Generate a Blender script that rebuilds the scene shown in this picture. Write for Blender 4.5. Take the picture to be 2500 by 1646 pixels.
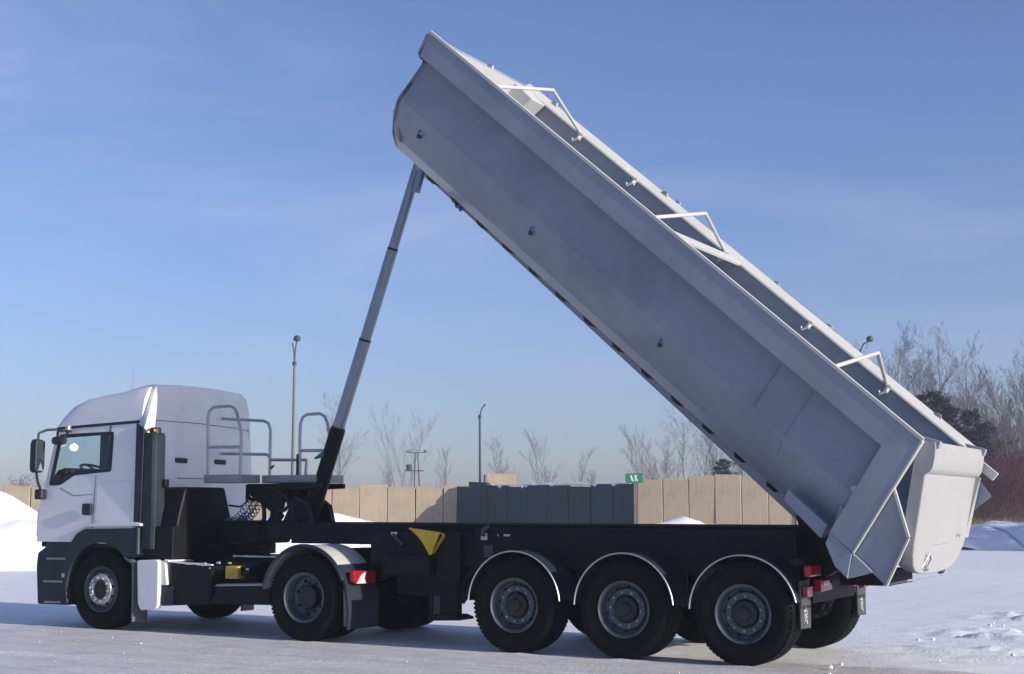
import bpy, bmesh, math, random
import numpy as np
from mathutils import Vector, Matrix, noise as mnoise

random.seed(7); np.random.seed(7)
R = math.radians
for o in list(bpy.data.objects): bpy.data.objects.remove(o)
scene = bpy.context.scene
col = scene.collection

# ------------------------------------------------------------------ camera
CAM = Vector((7.7805, -13.8886, 1.6025)); YAW = R(-29.3245); PITCH = R(6.8144); FPX = 3466.4
cam_d = bpy.data.cameras.new('camera'); cam = bpy.data.objects.new('camera', cam_d); col.objects.link(cam)
cam.location = CAM; cam.rotation_euler = (R(90) + PITCH, 0, -YAW)
cam_d.sensor_width = 36; cam_d.lens = 36 * FPX / 2500; cam_d.clip_start = .1; cam_d.clip_end = 8000
scene.camera = cam
# ------------------------------------------------------------------ light
SUN_EL = 16.0; SUN_AZ = 92.7           # degrees; azimuth clockwise from +Y
w = bpy.data.worlds.new('World'); scene.world = w; w.use_nodes = True
nt = w.node_tree; nt.nodes.clear()
sky = nt.nodes.new('ShaderNodeTexSky'); sky.sky_type = 'NISHITA'; sky.sun_disc = False
sky.sun_elevation = R(SUN_EL); sky.sun_rotation = R(SUN_AZ); sky.altitude = 150
sky.air_density = 1.0; sky.dust_density = .8; sky.ozone_density = 3.8
bgn = nt.nodes.new('ShaderNodeBackground'); bgn.inputs['Strength'].default_value = .106
hsv = nt.nodes.new('ShaderNodeHueSaturation'); hsv.inputs['Saturation'].default_value = .95
wo = nt.nodes.new('ShaderNodeOutputWorld')
tint = nt.nodes.new('ShaderNodeMix'); tint.data_type = 'RGBA'; tint.blend_type = 'MULTIPLY'; tint.inputs[0].default_value = 1; tint.inputs[7].default_value = (.985, .95, 1.2, 1)
nt.links.new(sky.outputs[0], tint.inputs[6]); 
tcw = nt.nodes.new('ShaderNodeTexCoord'); mpw = nt.nodes.new('ShaderNodeMapping'); mpw.inputs['Scale'].default_value = (1.2, 2.6, 7.); mpw.inputs['Rotation'].default_value = (.25, .35, .4)
cn = nt.nodes.new('ShaderNodeTexNoise'); cn.inputs['Scale'].default_value = 1.3; cn.inputs['Detail'].default_value = 7; cn.inputs['Roughness'].default_value = .55; cn.inputs['Distortion'].default_value = .6
crm = nt.nodes.new('ShaderNodeMapRange'); crm.interpolation_type = 'SMOOTHSTEP'; crm.inputs[1].default_value = .42; crm.inputs[2].default_value = .85; crm.inputs[3].default_value = 0; crm.inputs[4].default_value = .32
cmx = nt.nodes.new('ShaderNodeMix'); cmx.data_type = 'RGBA'; cmx.inputs[7].default_value = (5.6, 5.9, 7.2, 1)      # thin high cirrus
nt.links.new(tcw.outputs['Generated'], mpw.inputs[0]); nt.links.new(mpw.outputs[0], cn.inputs['Vector']); nt.links.new(cn.outputs['Fac'], crm.inputs[0]); nt.links.new(crm.outputs[0], cmx.inputs[0])
nt.links.new(tint.outputs[2], cmx.inputs[6]); nt.links.new(cmx.outputs[2], hsv.inputs['Color']); nt.links.new(hsv.outputs[0], bgn.inputs['Color']); nt.links.new(bgn.outputs[0], wo.inputs['Surface'])
sd = bpy.data.lights.new('sun', 'SUN'); sd.energy = 4.8; sd.angle = R(.53); sd.color = (1, .93, .83)
sun = bpy.data.objects.new('sun', sd); col.objects.link(sun)
tosun = Vector((math.sin(R(SUN_AZ)) * math.cos(R(SUN_EL)), math.cos(R(SUN_AZ)) * math.cos(R(SUN_EL)), math.sin(R(SUN_EL))))
sun.rotation_euler = tosun.to_track_quat('Z', 'Y').to_euler(); sun.location = (30, -5, 20)
vs = scene.view_settings; vs.view_transform = 'Standard'; vs.look = 'None'; vs.exposure = .32; vs.gamma = 1; vs.use_curve_mapping = False

# ------------------------------------------------------------------ helpers
FW = Vector((math.sin(YAW), math.cos(YAW), 0)); RT = Vector((math.cos(YAW), -math.sin(YAW), 0))
HZ = 823 + FPX * math.tan(PITCH)
def at(px, depth, z=0.):
    """ground point `depth` metres ahead of the camera, under photo column px"""
    c, s = math.cos(PITCH), math.sin(PITCH)
    zc = depth * c + (z - CAM.z) * s
    p = CAM + FW * depth + RT * ((px - 1250) / FPX * zc)
    return Vector((p.x, p.y, z))
def zat(py, depth):
    t = math.tan(PITCH - math.atan((py - 823) / FPX))
    return CAM.z + depth * t

MATS = {}
def mat(name, color, rough=.6, metal=0., var=.0, vscale=3., bump=0., bscale=20., coat=0., spec=.5, dirt=None, dscale=2., dlo=.5, dhi=.7, stretch=None):
    m = bpy.data.materials.new(name); m.use_nodes = True; n = m.node_tree; b = n.nodes['Principled BSDF']
    b.inputs['Roughness'].default_value = rough; b.inputs['Metallic'].default_value = metal
    b.inputs['Coat Weight'].default_value = coat; b.inputs['Coat Roughness'].default_value = .08
    b.inputs['Specular IOR Level'].default_value = spec
    tc = n.nodes.new('ShaderNodeTexCoord'); src = tc.outputs['Object']
    if stretch:
        mp = n.nodes.new('ShaderNodeMapping'); mp.inputs['Scale'].default_value = stretch
        n.links.new(src, mp.inputs[0]); src = mp.outputs[0]
    cs = None
    c4 = (*color, 1)
    b.inputs['Base Color'].default_value = c4
    if var:
        t = n.nodes.new('ShaderNodeTexNoise'); t.inputs['Scale'].default_value = vscale; t.inputs['Detail'].default_value = 6; t.inputs['Roughness'].default_value = .62
        n.links.new(src, t.inputs['Vector'])
        r = n.nodes.new('ShaderNodeValToRGB'); e = r.color_ramp.elements
        e[0].position = .3; e[1].position = .7
        e[0].color = tuple(max(0, c * (1 - var)) for c in color) + (1,); e[1].color = tuple(min(1, c * (1 + var)) for c in color) + (1,)
        n.links.new(t.outputs['Fac'], r.inputs[0]); cs = r.outputs[0]
    if dirt:
        t2 = n.nodes.new('ShaderNodeTexNoise'); t2.inputs['Scale'].default_value = dscale; t2.inputs['Detail'].default_value = 8; t2.inputs['Roughness'].default_value = .7
        n.links.new(src, t2.inputs['Vector'])
        mr = n.nodes.new('ShaderNodeMapRange'); mr.inputs[1].default_value = dlo; mr.inputs[2].default_value = dhi
        n.links.new(t2.outputs['Fac'], mr.inputs[0])
        mx = n.nodes.new('ShaderNodeMix'); mx.data_type = 'RGBA'
        n.links.new(mr.outputs[0], mx.inputs[0])
        if cs: n.links.new(cs, mx.inputs[6])
        else: mx.inputs[6].default_value = c4
        mx.inputs[7].default_value = (*dirt, 1); cs = mx.outputs[2]
    if cs: n.links.new(cs, b.inputs['Base Color'])
    if bump:
        t3 = n.nodes.new('ShaderNodeTexNoise'); t3.inputs['Scale'].default_value = bscale; t3.inputs['Detail'].default_value = 5
        n.links.new(src, t3.inputs['Vector'])
        bp = n.nodes.new('ShaderNodeBump'); bp.inputs['Strength'].default_value = bump; bp.inputs['Distance'].default_value = .02
        n.links.new(t3.outputs['Fac'], bp.inputs['Height']); n.links.new(bp.outputs[0], b.inputs['Normal'])
    MATS[name] = m
    return m

mat('cab_white', (.77, .76, .765), .38, var=.035, vscale=1.6, coat=.35, bump=.015, bscale=2.5, dirt=(.55, .53, .51), dscale=1.1, dlo=.52, dhi=.82)
mat('body_grey', (.24, .275, .33), .42, var=.10, vscale=.9, coat=.3, bump=.10, bscale=1.3, dirt=(.165, .195, .24), dscale=.8, dlo=.46, dhi=.72)  # same paint as the tailgate, darker and bluer for the shaded sides
mat('gate_lit', (.335, .332, .325), .45, var=.05, vscale=1.5, bump=.03, bscale=3, dirt=(.31, .30, .285), dscale=1.6, dlo=.5, dhi=.85)  # trailer body paint again, lightened for the sunlit tailgate
mat('white_sunlit', (.48, .48, .465), .45, var=.05, vscale=2, bump=.02, bscale=4)  # trailer paint lightened for sunlit rims and edges; also the white mudguards
mat('plastic_navy', (.016, .022, .032), .5, var=.25, vscale=4, spec=.3, bump=.03, bscale=60, dirt=(.032, .038, .05), dscale=2, dlo=.5, dhi=.9)
mat('black_frame', (.006, .0065, .008), .5, var=.3, vscale=5, bump=.03, bscale=40, spec=.18, dirt=(.016, .017, .020), dscale=3, dlo=.55, dhi=.85)
mat('tyre_side', (.0045, .0048, .0058), .7, var=.3, vscale=7, bump=.04, bscale=50, spec=.10, dirt=(.015, .0148, .0155), dscale=4, dlo=.5, dhi=.85)
mat('rim_grey', (.085, .10, .125), .42, metal=.3, var=.2, vscale=9, dirt=(.05, .05, .05), dscale=6)
mat('rim_silver', (.34, .36, .38), .42, metal=.4, var=.25, vscale=12, dirt=(.17, .15, .14), dscale=9, dlo=.45, dhi=.7)
mat('hub_dark', (.007, .009, .012), .5, var=.3, vscale=10)
mat('chrome', (.55, .57, .60), .2, metal=.9, var=.1, vscale=3)
mat('tube_steel', (.42, .44, .47), .38, metal=.6, var=.15, vscale=5)
mat('ram_steel', (.25, .285, .335), .34, metal=.7, var=.12, vscale=2.2, stretch=(4, 4, .6))
mat('platform_grey', (.30, .31, .33), .55, metal=.3, var=.15, vscale=6)
mat('yellow', (.60, .43, .02), .5, var=.1, vscale=6, dirt=(.35, .26, .03), dscale=5, dlo=.55, dhi=.8)
mat('yellow_dirty', (.45, .31, .04), .6, var=.2, vscale=9)
mat('red_lamp', (.33, .008, .02), .22, coat=.5, var=.15, vscale=30)
mat('red_dull', (.18, .008, .018), .3, coat=.4, var=.2, vscale=30)
mat('clear_lamp', (.62, .50, .48), .25, coat=.5, var=.3, vscale=30)
mat('amber', (.75, .30, .02), .3, coat=.5)
mat('print_white', (.55, .55, .54), .6, var=.15, vscale=60)
mat('flap', (.045, .047, .052), .65, var=.2, vscale=8, bump=.04, bscale=30)
mat('flap_front', (.12, .125, .135), .65, var=.2, vscale=8)
mat('hose', (.012, .012, .013), .5)
mat('hose_blue', (.02, .10, .35), .45)
mat('interior', (.05, .055, .06), .8, var=.3, vscale=8)
mat('interior_lt', (.14, .15, .16), .8, var=.2, vscale=8)
mat('mirror_glass', (.10, .12, .14), .12, metal=.6)
mat('concrete', (.43, .35, .245), .85, var=.16, vscale=.9, bump=.25, bscale=9, dirt=(.27, .21, .14), dscale=1.1, dlo=.46, dhi=.78, stretch=(1, 1, .35))
mat('concrete_b', (.47, .375, .26), .85, var=.14, vscale=1.1, bump=.25, bscale=9, dirt=(.22, .17, .12), dscale=1.0, dlo=.5, dhi=.74, stretch=(1, 1, .3))
mat('concrete_shade', (.032, .05, .06), .85, var=.25, vscale=.8, bump=.25, bscale=9, dirt=(.022, .03, .036), dscale=.7, dlo=.5, dhi=.75, stretch=(1, 1, .25))  # slab concrete with the bay wall's shade put into its colour
mat('snow_bank', (.84, .85, .88), .6, var=.04, vscale=1.5, bump=.5, bscale=2.5)
mat('snow_old', (.70, .71, .74), .6, var=.1, vscale=4, bump=.4, bscale=12)
mat('bark', (.11, .09, .09), .9, var=.3, vscale=4)
mat('bark_birch', (.30, .27, .25), .85, var=.4, vscale=3)
mat('twig', (.12, .10, .11), .9)
mat('twig_dark', (.072, .058, .06), .9)
mat('twig_red', (.085, .038, .038), .9)
mat('brush', (.055, .042, .042), .9)
mat('needle', (.018, .024, .020), .9, var=.4, vscale=.6)
mat('needle_lt', (.035, .038, .033), .9, var=.4, vscale=.6)
mat('pole_conc', (.15, .135, .125), .8, var=.15, vscale=2)
mat('pole_dark', (.035, .045, .06), .6)
mat('sign_green', (.010, .16, .085), .55, var=.25, vscale=6)
mat('rust', (.20, .13, .09), .8, var=.4, vscale=9)
mat('reed', (.30, .23, .13), .9, var=.3, vscale=3)

def glass_mat():
    m = bpy.data.materials.new('window_glass'); m.use_nodes = True; n = m.node_tree; n.nodes.clear()
    o = n.nodes.new('ShaderNodeOutputMaterial'); t = n.nodes.new('ShaderNodeBsdfTransparent'); g = n.nodes.new('ShaderNodeBsdfGlossy')
    t.inputs[0].default_value = (.78, .85, .87, 1); g.inputs['Roughness'].default_value = .02
    f = n.nodes.new('ShaderNodeFresnel'); f.inputs[0].default_value = 1.5; mx = n.nodes.new('ShaderNodeMixShader')
    n.links.new(f.outputs[0], mx.inputs[0]); n.links.new(t.outputs[0], mx.inputs[1]); n.links.new(g.outputs[0], mx.inputs[2]); n.links.new(mx.outputs[0], o.inputs[0])
    MATS['glass'] = m
glass_mat()

def add(name, me, m=None, parent=None):
    o = bpy.data.objects.new(name, me); col.objects.link(o)
    if m: me.materials.clear(); me.materials.append(MATS[m])
    if parent is not None: o.parent = parent
    return o
def tag(o, label=None, cat=None, group=None, kind=None):
    if label: o['label'] = label
    if cat: o['category'] = cat
    if group: o['group'] = group
    if kind: o['kind'] = kind
    return o
def empty(name, loc, label, cat, group=None):
    o = bpy.data.objects.new(name, None); col.objects.link(o); o.location = loc; o.empty_display_size = .3
    return tag(o, label, cat, group)

class MB:
    """collects shapes given in world metres; build() links them as one mesh, relative to `org`"""
    def __init__(s): s.v = []; s.f = []; s.sm = []
    def face(s, idx, smooth=False): s.f.append(idx); s.sm.append(smooth)
    def hexa(s, p):                     # 8 points: bottom ring 0-3, top ring 4-7
        b = len(s.v); s.v += [tuple(q) for q in p]
        for q in ((3, 2, 1, 0), (4, 5, 6, 7), (0, 1, 5, 4), (1, 2, 6, 5), (2, 3, 7, 6), (3, 0, 4, 7)): s.face([b + i for i in q])
        return s
    def box(s, x0, x1, y0, y1, z0, z1):
        return s.hexa([(x0, y0, z0), (x1, y0, z0), (x1, y1, z0), (x0, y1, z0), (x0, y0, z1), (x1, y0, z1), (x1, y1, z1), (x0, y1, z1)])
    def obox(s, p, q, wdt, hgt, up=(0, 0, 1)):   # beam from p to q
        p, q = Vector(p), Vector(q); d = (q - p).normalized(); u = Vector(up); sx = d.cross(u).normalized() * wdt / 2; uy = sx.cross(d).normalized() * hgt / 2
        return s.hexa([p - sx - uy, p + sx - uy, q + sx - uy, q - sx - uy, p - sx + uy, p + sx + uy, q + sx + uy, q - sx + uy])
    def prism(s, poly, y0, y1, ax='y'):
        n = len(poly); b = len(s.v)
        mk = {'y': lambda u, v, t: (u, t, v), 'x': lambda u, v, t: (t, u, v), 'z': lambda u, v, t: (u, v, t)}[ax]
        s.v += [mk(u, v, y0) for u, v in poly] + [mk(u, v, y1) for u, v in poly]
        s.face([b + i for i in range(n)]); s.face([b + n + i for i in reversed(range(n))])
        for i in range(n): j = (i + 1) % n; s.face([b + i, b + n + i, b + n + j, b + j])
        return s
    def loft(s, rings, close=True, caps=True, smooth=False):
        n = len(rings[0]); b = len(s.v)
        for r_ in rings: s.v += [tuple(q) for q in r_]
        for k in range(len(rings) - 1):
            for i in range(n if close else n - 1):
                j = (i + 1) % n
                s.face([b + k * n + i, b + k * n + j, b + (k + 1) * n + j, b + (k + 1) * n + i], smooth)
        if caps:
            s.face([b + i for i in reversed(range(n))]); s.face([b + (len(rings) - 1) * n + i for i in range(n)])
        return s
    def tube(s, pts, r, n=8, caps=True):
        pts = [Vector(p) for p in pts]; rs = r if isinstance(r, (list, tuple)) else [r] * len(pts)
        rings = []; prev = None
        for i, p in enumerate(pts):
            d = (pts[min(i + 1, len(pts) - 1)] - pts[max(i - 1, 0)]).normalized()
            u = prev if prev is not None else (Vector((0, 0, 1)) if abs(d.z) < .9 else Vector((1, 0, 0)))
            u = (u - d * u.dot(d)).normalized(); prev = u; v_ = d.cross(u)
            rings.append([p + (u * math.cos(2 * math.pi * k / n) + v_ * math.sin(2 * math.pi * k / n)) * rs[i] for k in range(n)])
        return s.loft(rings, caps=caps, smooth=n > 5)
    def lathe(s, prof, c, n=48, smooth=True):   # prof (r, y) about an axis parallel to Y through (cx, cz)
        rings = [[(c[0] + r_ * math.cos(2 * math.pi * k / n), y, c[1] + r_ * math.sin(2 * math.pi * k / n)) for k in range(n)] for r_, y in prof]
        return s.loft(rings, caps=False, smooth=smooth)
    def shell(s, pts, y0, y1, t):       # thin curved sheet following (x, z) points, thickness t outward
        n = len(pts); out = []
        for i, (x, z) in enumerate(pts):
            a = pts[max(i - 1, 0)]; c = pts[min(i + 1, n - 1)]; d = Vector((c[0] - a[0], c[1] - a[1])).normalized()
            out.append((x - d.y * t, z + d.x * t))
        return s.prism(list(pts) + out[::-1], y0, y1)
    def islands(s):
        par = list(range(len(s.v)))
        def fnd(a):
            while par[a] != a: par[a] = par[par[a]]; a = par[a]
            return a
        for f in s.f:
            r0 = fnd(f[0])
            for q in f[1:]: par[fnd(q)] = r0
        gr = {}
        for f, sm in zip(s.f, s.sm): gr.setdefault(fnd(f[0]), []).append((f, sm))
        out = []
        for fs in gr.values():
            k = MB(); mp = {}
            for f, sm in fs:
                for q in f:
                    if q not in mp: mp[q] = len(k.v); k.v.append(s.v[q])
                k.face([mp[q] for q in f], sm)
            out.append(k)
        return out
    def build(s, name, m, parent=None, org=(0, 0, 0), bevel=0., seg=2, angle=35, tri=False, warp=None, loose=False):
        if loose: return [k.build(name, m, parent, org, bevel, seg, angle, tri, warp) for k in s.islands()][0]
        o_ = Vector(org); vv = [Vector(q) for q in s.v]
        if warp: vv = [Vector(warp(q)) for q in vv]
        me = bpy.data.meshes.new(name); me.from_pydata([tuple(q - o_) for q in vv], [], s.f)
        me.polygons.foreach_set('use_smooth', s.sm)
        bm = bmesh.new(); bm.from_mesh(me); bmesh.ops.recalc_face_normals(bm, faces=bm.faces); bm.to_mesh(me); bm.free()
        if any(s.sm): me.set_sharp_from_angle(angle=R(angle))
        o = add(name, me, m, parent)
        if bevel:
            bv = o.modifiers.new('bevel', 'BEVEL'); bv.width = bevel; bv.segments = seg; bv.limit_method = 'ANGLE'; bv.angle_limit = R(40)
        return o

def plate_hole(outer, holes, y0, y1):
    """flat plate in x/z between y0 and y1 with holes, as MB"""
    bm = bmesh.new(); ed = []
    for loop in [outer] + holes:
        vs_ = [bm.verts.new((x, y0, z)) for x, z in loop]
        for i in range(len(vs_)): ed.append(bm.edges.new((vs_[i], vs_[(i + 1) % len(vs_)])))
    bmesh.ops.triangle_fill(bm, edges=ed, use_beauty=True)
    r = bmesh.ops.extrude_face_region(bm, geom=list(bm.faces))
    for q in r['geom']:
        if isinstance(q, bmesh.types.BMVert): q.co.y = y1
    m = MB(); bm.verts.index_update()
    m.v = [tuple(q.co) for q in bm.verts]; m.f = [[q.index for q in f.verts] for f in bm.faces]; m.sm = [False] * len(m.f); bm.free()
    return m
def fillet(poly, r, n=4):
    out = []
    for i, p in enumerate(poly):
        a = Vector(poly[i - 1]); p = Vector(p); c = Vector(poly[(i + 1) % len(poly)])
        d1 = (a - p); d2 = (c - p); k = min(r, d1.length * .45, d2.length * .45); u = p + d1.normalized() * k; w_ = p + d2.normalized() * k
        for j in range(n + 1):
            t = j / n; out.append(tuple((1 - t) ** 2 * u + 2 * t * (1 - t) * p + t * t * w_))
    return out
def arc(cx, cz, r, a0, a1, n=24): return [(cx + r * math.cos(R(a0 + (a1 - a0) * i / n)), cz + r * math.sin(R(a0 + (a1 - a0) * i / n))) for i in range(n + 1)]

# ================================================================== SETTING
def ground():
    def axis(lo, hi, step, far):
        core = list(np.arange(lo, hi + 1e-6, step)); a = []; d = step
        x = hi
        while x < far: d *= 1.16; x += d; a.append(x)
        b = []; d = step; x = lo
        while x > -far: d *= 1.16; x -= d; b.append(x)
        return np.array(b[::-1] + core + a)
    xs = axis(-12, 16, .075, 2500); ys = axis(-9, 22, .085, 2500)
    X, Y = np.meshgrid(xs, ys, indexing='ij')
    rng = np.random.RandomState(3)
    def vnoise(X, Y, sx, sy, seed):
        r = np.random.RandomState(seed); G = r.rand(128, 128)
        u = X / sx + 37.3; v = Y / sy + 11.7; i = np.floor(u).astype(int); j = np.floor(v).astype(int); fu = u - i; fv = v - j
        fu = fu * fu * (3 - 2 * fu); fv = fv * fv * (3 - 2 * fv)
        g = lambda a, b: G[a % 128, b % 128]
        return (g(i, j) * (1 - fu) + g(i + 1, j) * fu) * (1 - fv) + (g(i, j + 1) * (1 - fu) + g(i + 1, j + 1) * fu) * fv - .5
    near = np.exp(-((np.maximum(0, np.abs(X - 1) - 13) / 8) ** 2)) * np.exp(-((np.maximum(0, np.abs(Y - 6) - 16) / 8) ** 2))
    rough = np.clip((Y + .6) / 2.5, 0, 1) * np.clip((X - 2.9) / 1.2, 0, 1)      # churned snow behind the truck
    h = .010 * vnoise(X, Y, 1.7, 1.1, 1) + .006 * vnoise(X, Y, .35, .3, 2)
    patch = np.clip((vnoise(X, Y, 2.3, .9, 14) + .22) * 3., 0, 1) * np.clip((vnoise(X, Y, 6, .5, 15) + .45) * 2, 0, 1)
    h += rough * (.05 * vnoise(X, Y, 1.6, .5, 4) + patch * (.15 * vnoise(X, Y, .42, .2, 5) + .17 * np.abs(vnoise(X, Y, .2, .13, 6))) + .012 * vnoise(X, Y, .12, .1, 16))
    lanez = np.clip((1.5 - Y) / 1.5, 0, 1)
    for yc, hw_ in ((-1.05, .28), (-3.0, .30), (-4.6, .25)):                   # old wheel tracks running along the yard
        q_ = (Y - yc - .12 * np.sin(X * .35 + yc)) / hw_; ins = np.exp(-q_ ** 4)
        h += -.014 * ins + ins * .012 * vnoise(X, Y, 2.5, .07, 21) + .010 * np.exp(-((np.abs(q_) - 1.25) / .3) ** 2) * (.6 + 1.2 * vnoise(X, Y, .6, .2, 22))
    h += lanez * .010 * np.maximum(0, vnoise(X, Y, .55, .16, 23) - .12)
    tr = np.abs(Y - (5.6 + .12 * (X - 4) + .3 * np.sin(X * .7)))              # a wheel rut
    h += np.clip((X - 4.5) / 2, 0, 1) * (-.07 * np.exp(-(tr / .25) ** 2) + .05 * np.exp(-((tr - .42) / .14) ** 2))
    tr2 = np.abs(Y - (2.7 + .05 * (X - 4)))
    h += np.clip((X - 4.5) / 2, 0, 1) * (-.04 * np.exp(-(tr2 / .2) ** 2) + .025 * np.exp(-((tr2 - .33) / .1) ** 2))
    und = np.clip((Y - 9) / 10, 0, 1) * .12 * vnoise(X, Y, 4.3, 3.1, 8)
    farw = .25 * vnoise(X, Y, 40, 33, 9) * np.clip((Y - 20) / 30, 0, 1)
    # keep wheels from floating: flat bed where the vehicle stands
    bed = (np.clip((X + 8.5) / 1, 0, 1) * np.clip((4.2 - X) / 1, 0, 1) * np.clip((Y + 1.) / .8, 0, 1) * np.clip((3.6 - Y) / .8, 0, 1))
    ext = np.zeros_like(X)
    for yc in (.19, 2.31):                                                    # fresh ruts rolled by the trailer wheels
        q_ = (Y - yc) / .21; ins = np.exp(-q_ ** 6) * np.clip((X - 3.1) / .5, 0, 1)
        h = h * (1 - .8 * ins); ext += -.022 * ins + (.020 + .03 * vnoise(X, Y, .3, .2, 31)) * np.exp(-((np.abs(q_) - 1.2) / .22) ** 2) * np.clip((X - 3.0) / .5, 0, 1)
    for xw in (-6.29, -2.90, 0, 1.33, 2.66):                                  # snow squeezed up round the tyres
        for ys in (-.035, 2.535):
            ext += (.018 + .03 * vnoise(X, Y, .15, .1, 33)) * np.exp(-((X - xw) / .26) ** 4) * np.exp(-((Y - ys) / .05) ** 2)
    Z = h * near * (1 - .75 * bed) + ext + und * near + farw - .004
    nx, ny = X.shape
    v = np.stack([X, Y, Z], -1).reshape(-1, 3)
    idx = np.arange(nx * ny).reshape(nx, ny)
    q = np.stack([idx[:-1, :-1], idx[1:, :-1], idx[1:, 1:], idx[:-1, 1:]], -1).reshape(-1, 4)
    me = bpy.data.meshes.new('ground'); me.vertices.add(len(v)); me.vertices.foreach_set('co', v.ravel())
    me.loops.add(len(q) * 4); me.loops.foreach_set('vertex_index', q.ravel()); me.polygons.add(len(q))
    me.polygons.foreach_set('loop_start', np.arange(0, len(q) * 4, 4)); me.polygons.foreach_set('loop_total', np.full(len(q), 4))
    me.polygons.foreach_set('use_smooth', np.ones(len(q), bool)); me.update()
    o = add('ground', me); tag(o, 'snow covered yard of packed grey snow and loose white snow', None, None, 'structure')
    m = bpy.data.materials.new('yard_snow'); m.use_nodes = True; n = m.node_tree; b = n.nodes['Principled BSDF']; L = n.links.new
    tc = n.nodes.new('ShaderNodeTexCoord'); sep = n.nodes.new('ShaderNodeSeparateXYZ'); L(tc.outputs['Object'], sep.inputs[0])
    def nz(scale, st, det=6, rg=.6):
        mp = n.nodes.new('ShaderNodeMapping'); mp.inputs['Scale'].default_value = st; L(tc.outputs['Object'], mp.inputs[0])
        t = n.nodes.new('ShaderNodeTexNoise'); t.inputs['Scale'].default_value = scale; t.inputs['Detail'].default_value = det; t.inputs['Roughness'].default_value = rg
        L(mp.outputs[0], t.inputs['Vector']); return t.outputs['Fac']
    def mth(op, a, b_=None, clamp=False):
        k = n.nodes.new('ShaderNodeMath'); k.operation = op; k.use_clamp = clamp
        for i, q_ in enumerate((a, b_)):
            if q_ is None: continue
            if isinstance(q_, (int, float)): k.inputs[i].default_value = q_
            else: L(q_, k.inputs[i])
        return k.outputs[0]
    def mrange(v_, lo, hi):
        k = n.nodes.new('ShaderNodeMapRange'); k.interpolation_type = 'SMOOTHSTEP'; k.inputs[1].default_value = lo; k.inputs[2].default_value = hi; L(v_, k.inputs[0]); return k.outputs[0]
    def mix(f_, a, b_):
        k = n.nodes.new('ShaderNodeMix'); k.data_type = 'RGBA'; L(f_, k.inputs[0])
        for i, q_ in ((6, a), (7, b_)):
            if isinstance(q_, tuple): k.inputs[i].default_value = (*q_, 1)
            else: L(q_, k.inputs[i])
        return k.outputs[2]
    n1 = nz(.9, (.25, 1, 1)); n2 = nz(4, (.4, 1, 1)); n3 = nz(22, (1, 1, 1), 4)
    # driven lane: packed grey snow along the vehicle and in front of it
    ly = mth('ADD', sep.outputs['Y'], mth('MULTIPLY', mth('SUBTRACT', n1, .5), 2.2))
    lane = mth('SUBTRACT', 1.0, mrange(ly, -.7, 1.3))
    packed = mix(mrange(n2, .35, .7), (.66, .635, .635), (.55, .53, .535))
    snow = mix(mrange(n2, .4, .65), (.88, .88, .88), (.80, .80, .815))
    c = mix(lane, snow, packed)
    strk = mrange(mth('MULTIPLY', nz(2.2, (.12, 1.5, 1)), n3), .275, .37)        # thin streaks of loose snow
    c = mix(mth('MULTIPLY', strk, mth('MULTIPLY', lane, .9)), c, (.84, .84, .85))
    tan = mth('MULTIPLY', mrange(nz(1.3, (.18, 1.1, 1)), .56, .72), mth('MULTIPLY', lane, .75))   # sandy wheel marks
    c = mix(tan, c, (.43, .38, .33))
    def band(c_, w_):
        return mth('SUBTRACT', 1.0, mrange(mth('ABSOLUTE', mth('SUBTRACT', mth('ADD', sep.outputs['Y'], mth('MULTIPLY', mth('SUBTRACT', n1, .5), .5)), c_)), w_ * .6, w_))
    rut = mth('MULTIPLY', mth('MAXIMUM', band(.15, .5), mth('MULTIPLY', band(-1.05, .4), .5)), mth('MULTIPLY', mrange(sep.outputs['X'], 1.2, 3.2), .75))
    c = mix(rut, c, (.50, .455, .42))
    spk = mrange(nz(60, (1, 1, 1), 2), .70, .76)
    c = mix(mth('MULTIPLY', spk, .5), c, (.28, .26, .25))
    L(c, b.inputs['Base Color']); b.inputs['Roughness'].default_value = .55; b.inputs['Specular IOR Level'].default_value = .35
    bp = n.nodes.new('ShaderNodeBump'); bp.inputs['Strength'].default_value = .55; bp.inputs['Distance'].default_value = .035
    hsum = mth('ADD', mth('MULTIPLY', n3, .4), n2); L(hsum, bp.inputs['Height']); L(bp.outputs[0], b.inputs['Normal'])
    me.materials.append(m)
    return o
ground()

def bank(name, pts, label, seed, mt='snow_bank', rows=22, seg=60):
    """ridge of heaped snow; pts = (x, y, half width, height) along its crest"""
    P = np.array(pts, float); t = np.linspace(0, len(P) - 1, seg)
    C = np.stack([np.interp(t, range(len(P)), P[:, k]) for k in range(4)], -1)
    vs_, fs = [], []
    for i, (x, y, hw, h) in enumerate(C):
        a = C[min(i + 1, seg - 1)]; b = C[max(i - 1, 0)]; d = Vector((a[0] - b[0], a[1] - b[1])).normalized(); nrm = Vector((-d.y, d.x))
        for j in range(rows):
            s = -1 + 2 * j / (rows - 1); prof = max(0, 1 - abs(s) ** 1.7)
            px, py = x + nrm.x * hw * s, y + nrm.y * hw * s
            nn = mnoise.fractal(Vector((px * .45, py * .45, seed)), .9, 2., 5)
            vs_.append((px, py, prof * h * (1 + .15 * nn) + .05 * prof * mnoise.noise(Vector((px * 2.3, py * 2.3, seed))) - .06))
    for i in range(seg - 1):
        for j in range(rows - 1): k = i * rows + j; fs.append([k, k + 1, k + rows + 1, k + rows])
    m = MB(); m.v = vs_; m.f = fs; m.sm = [True] * len(fs)
    return tag(m.build(name, mt, angle=180), label, None, None, 'structure')

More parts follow.
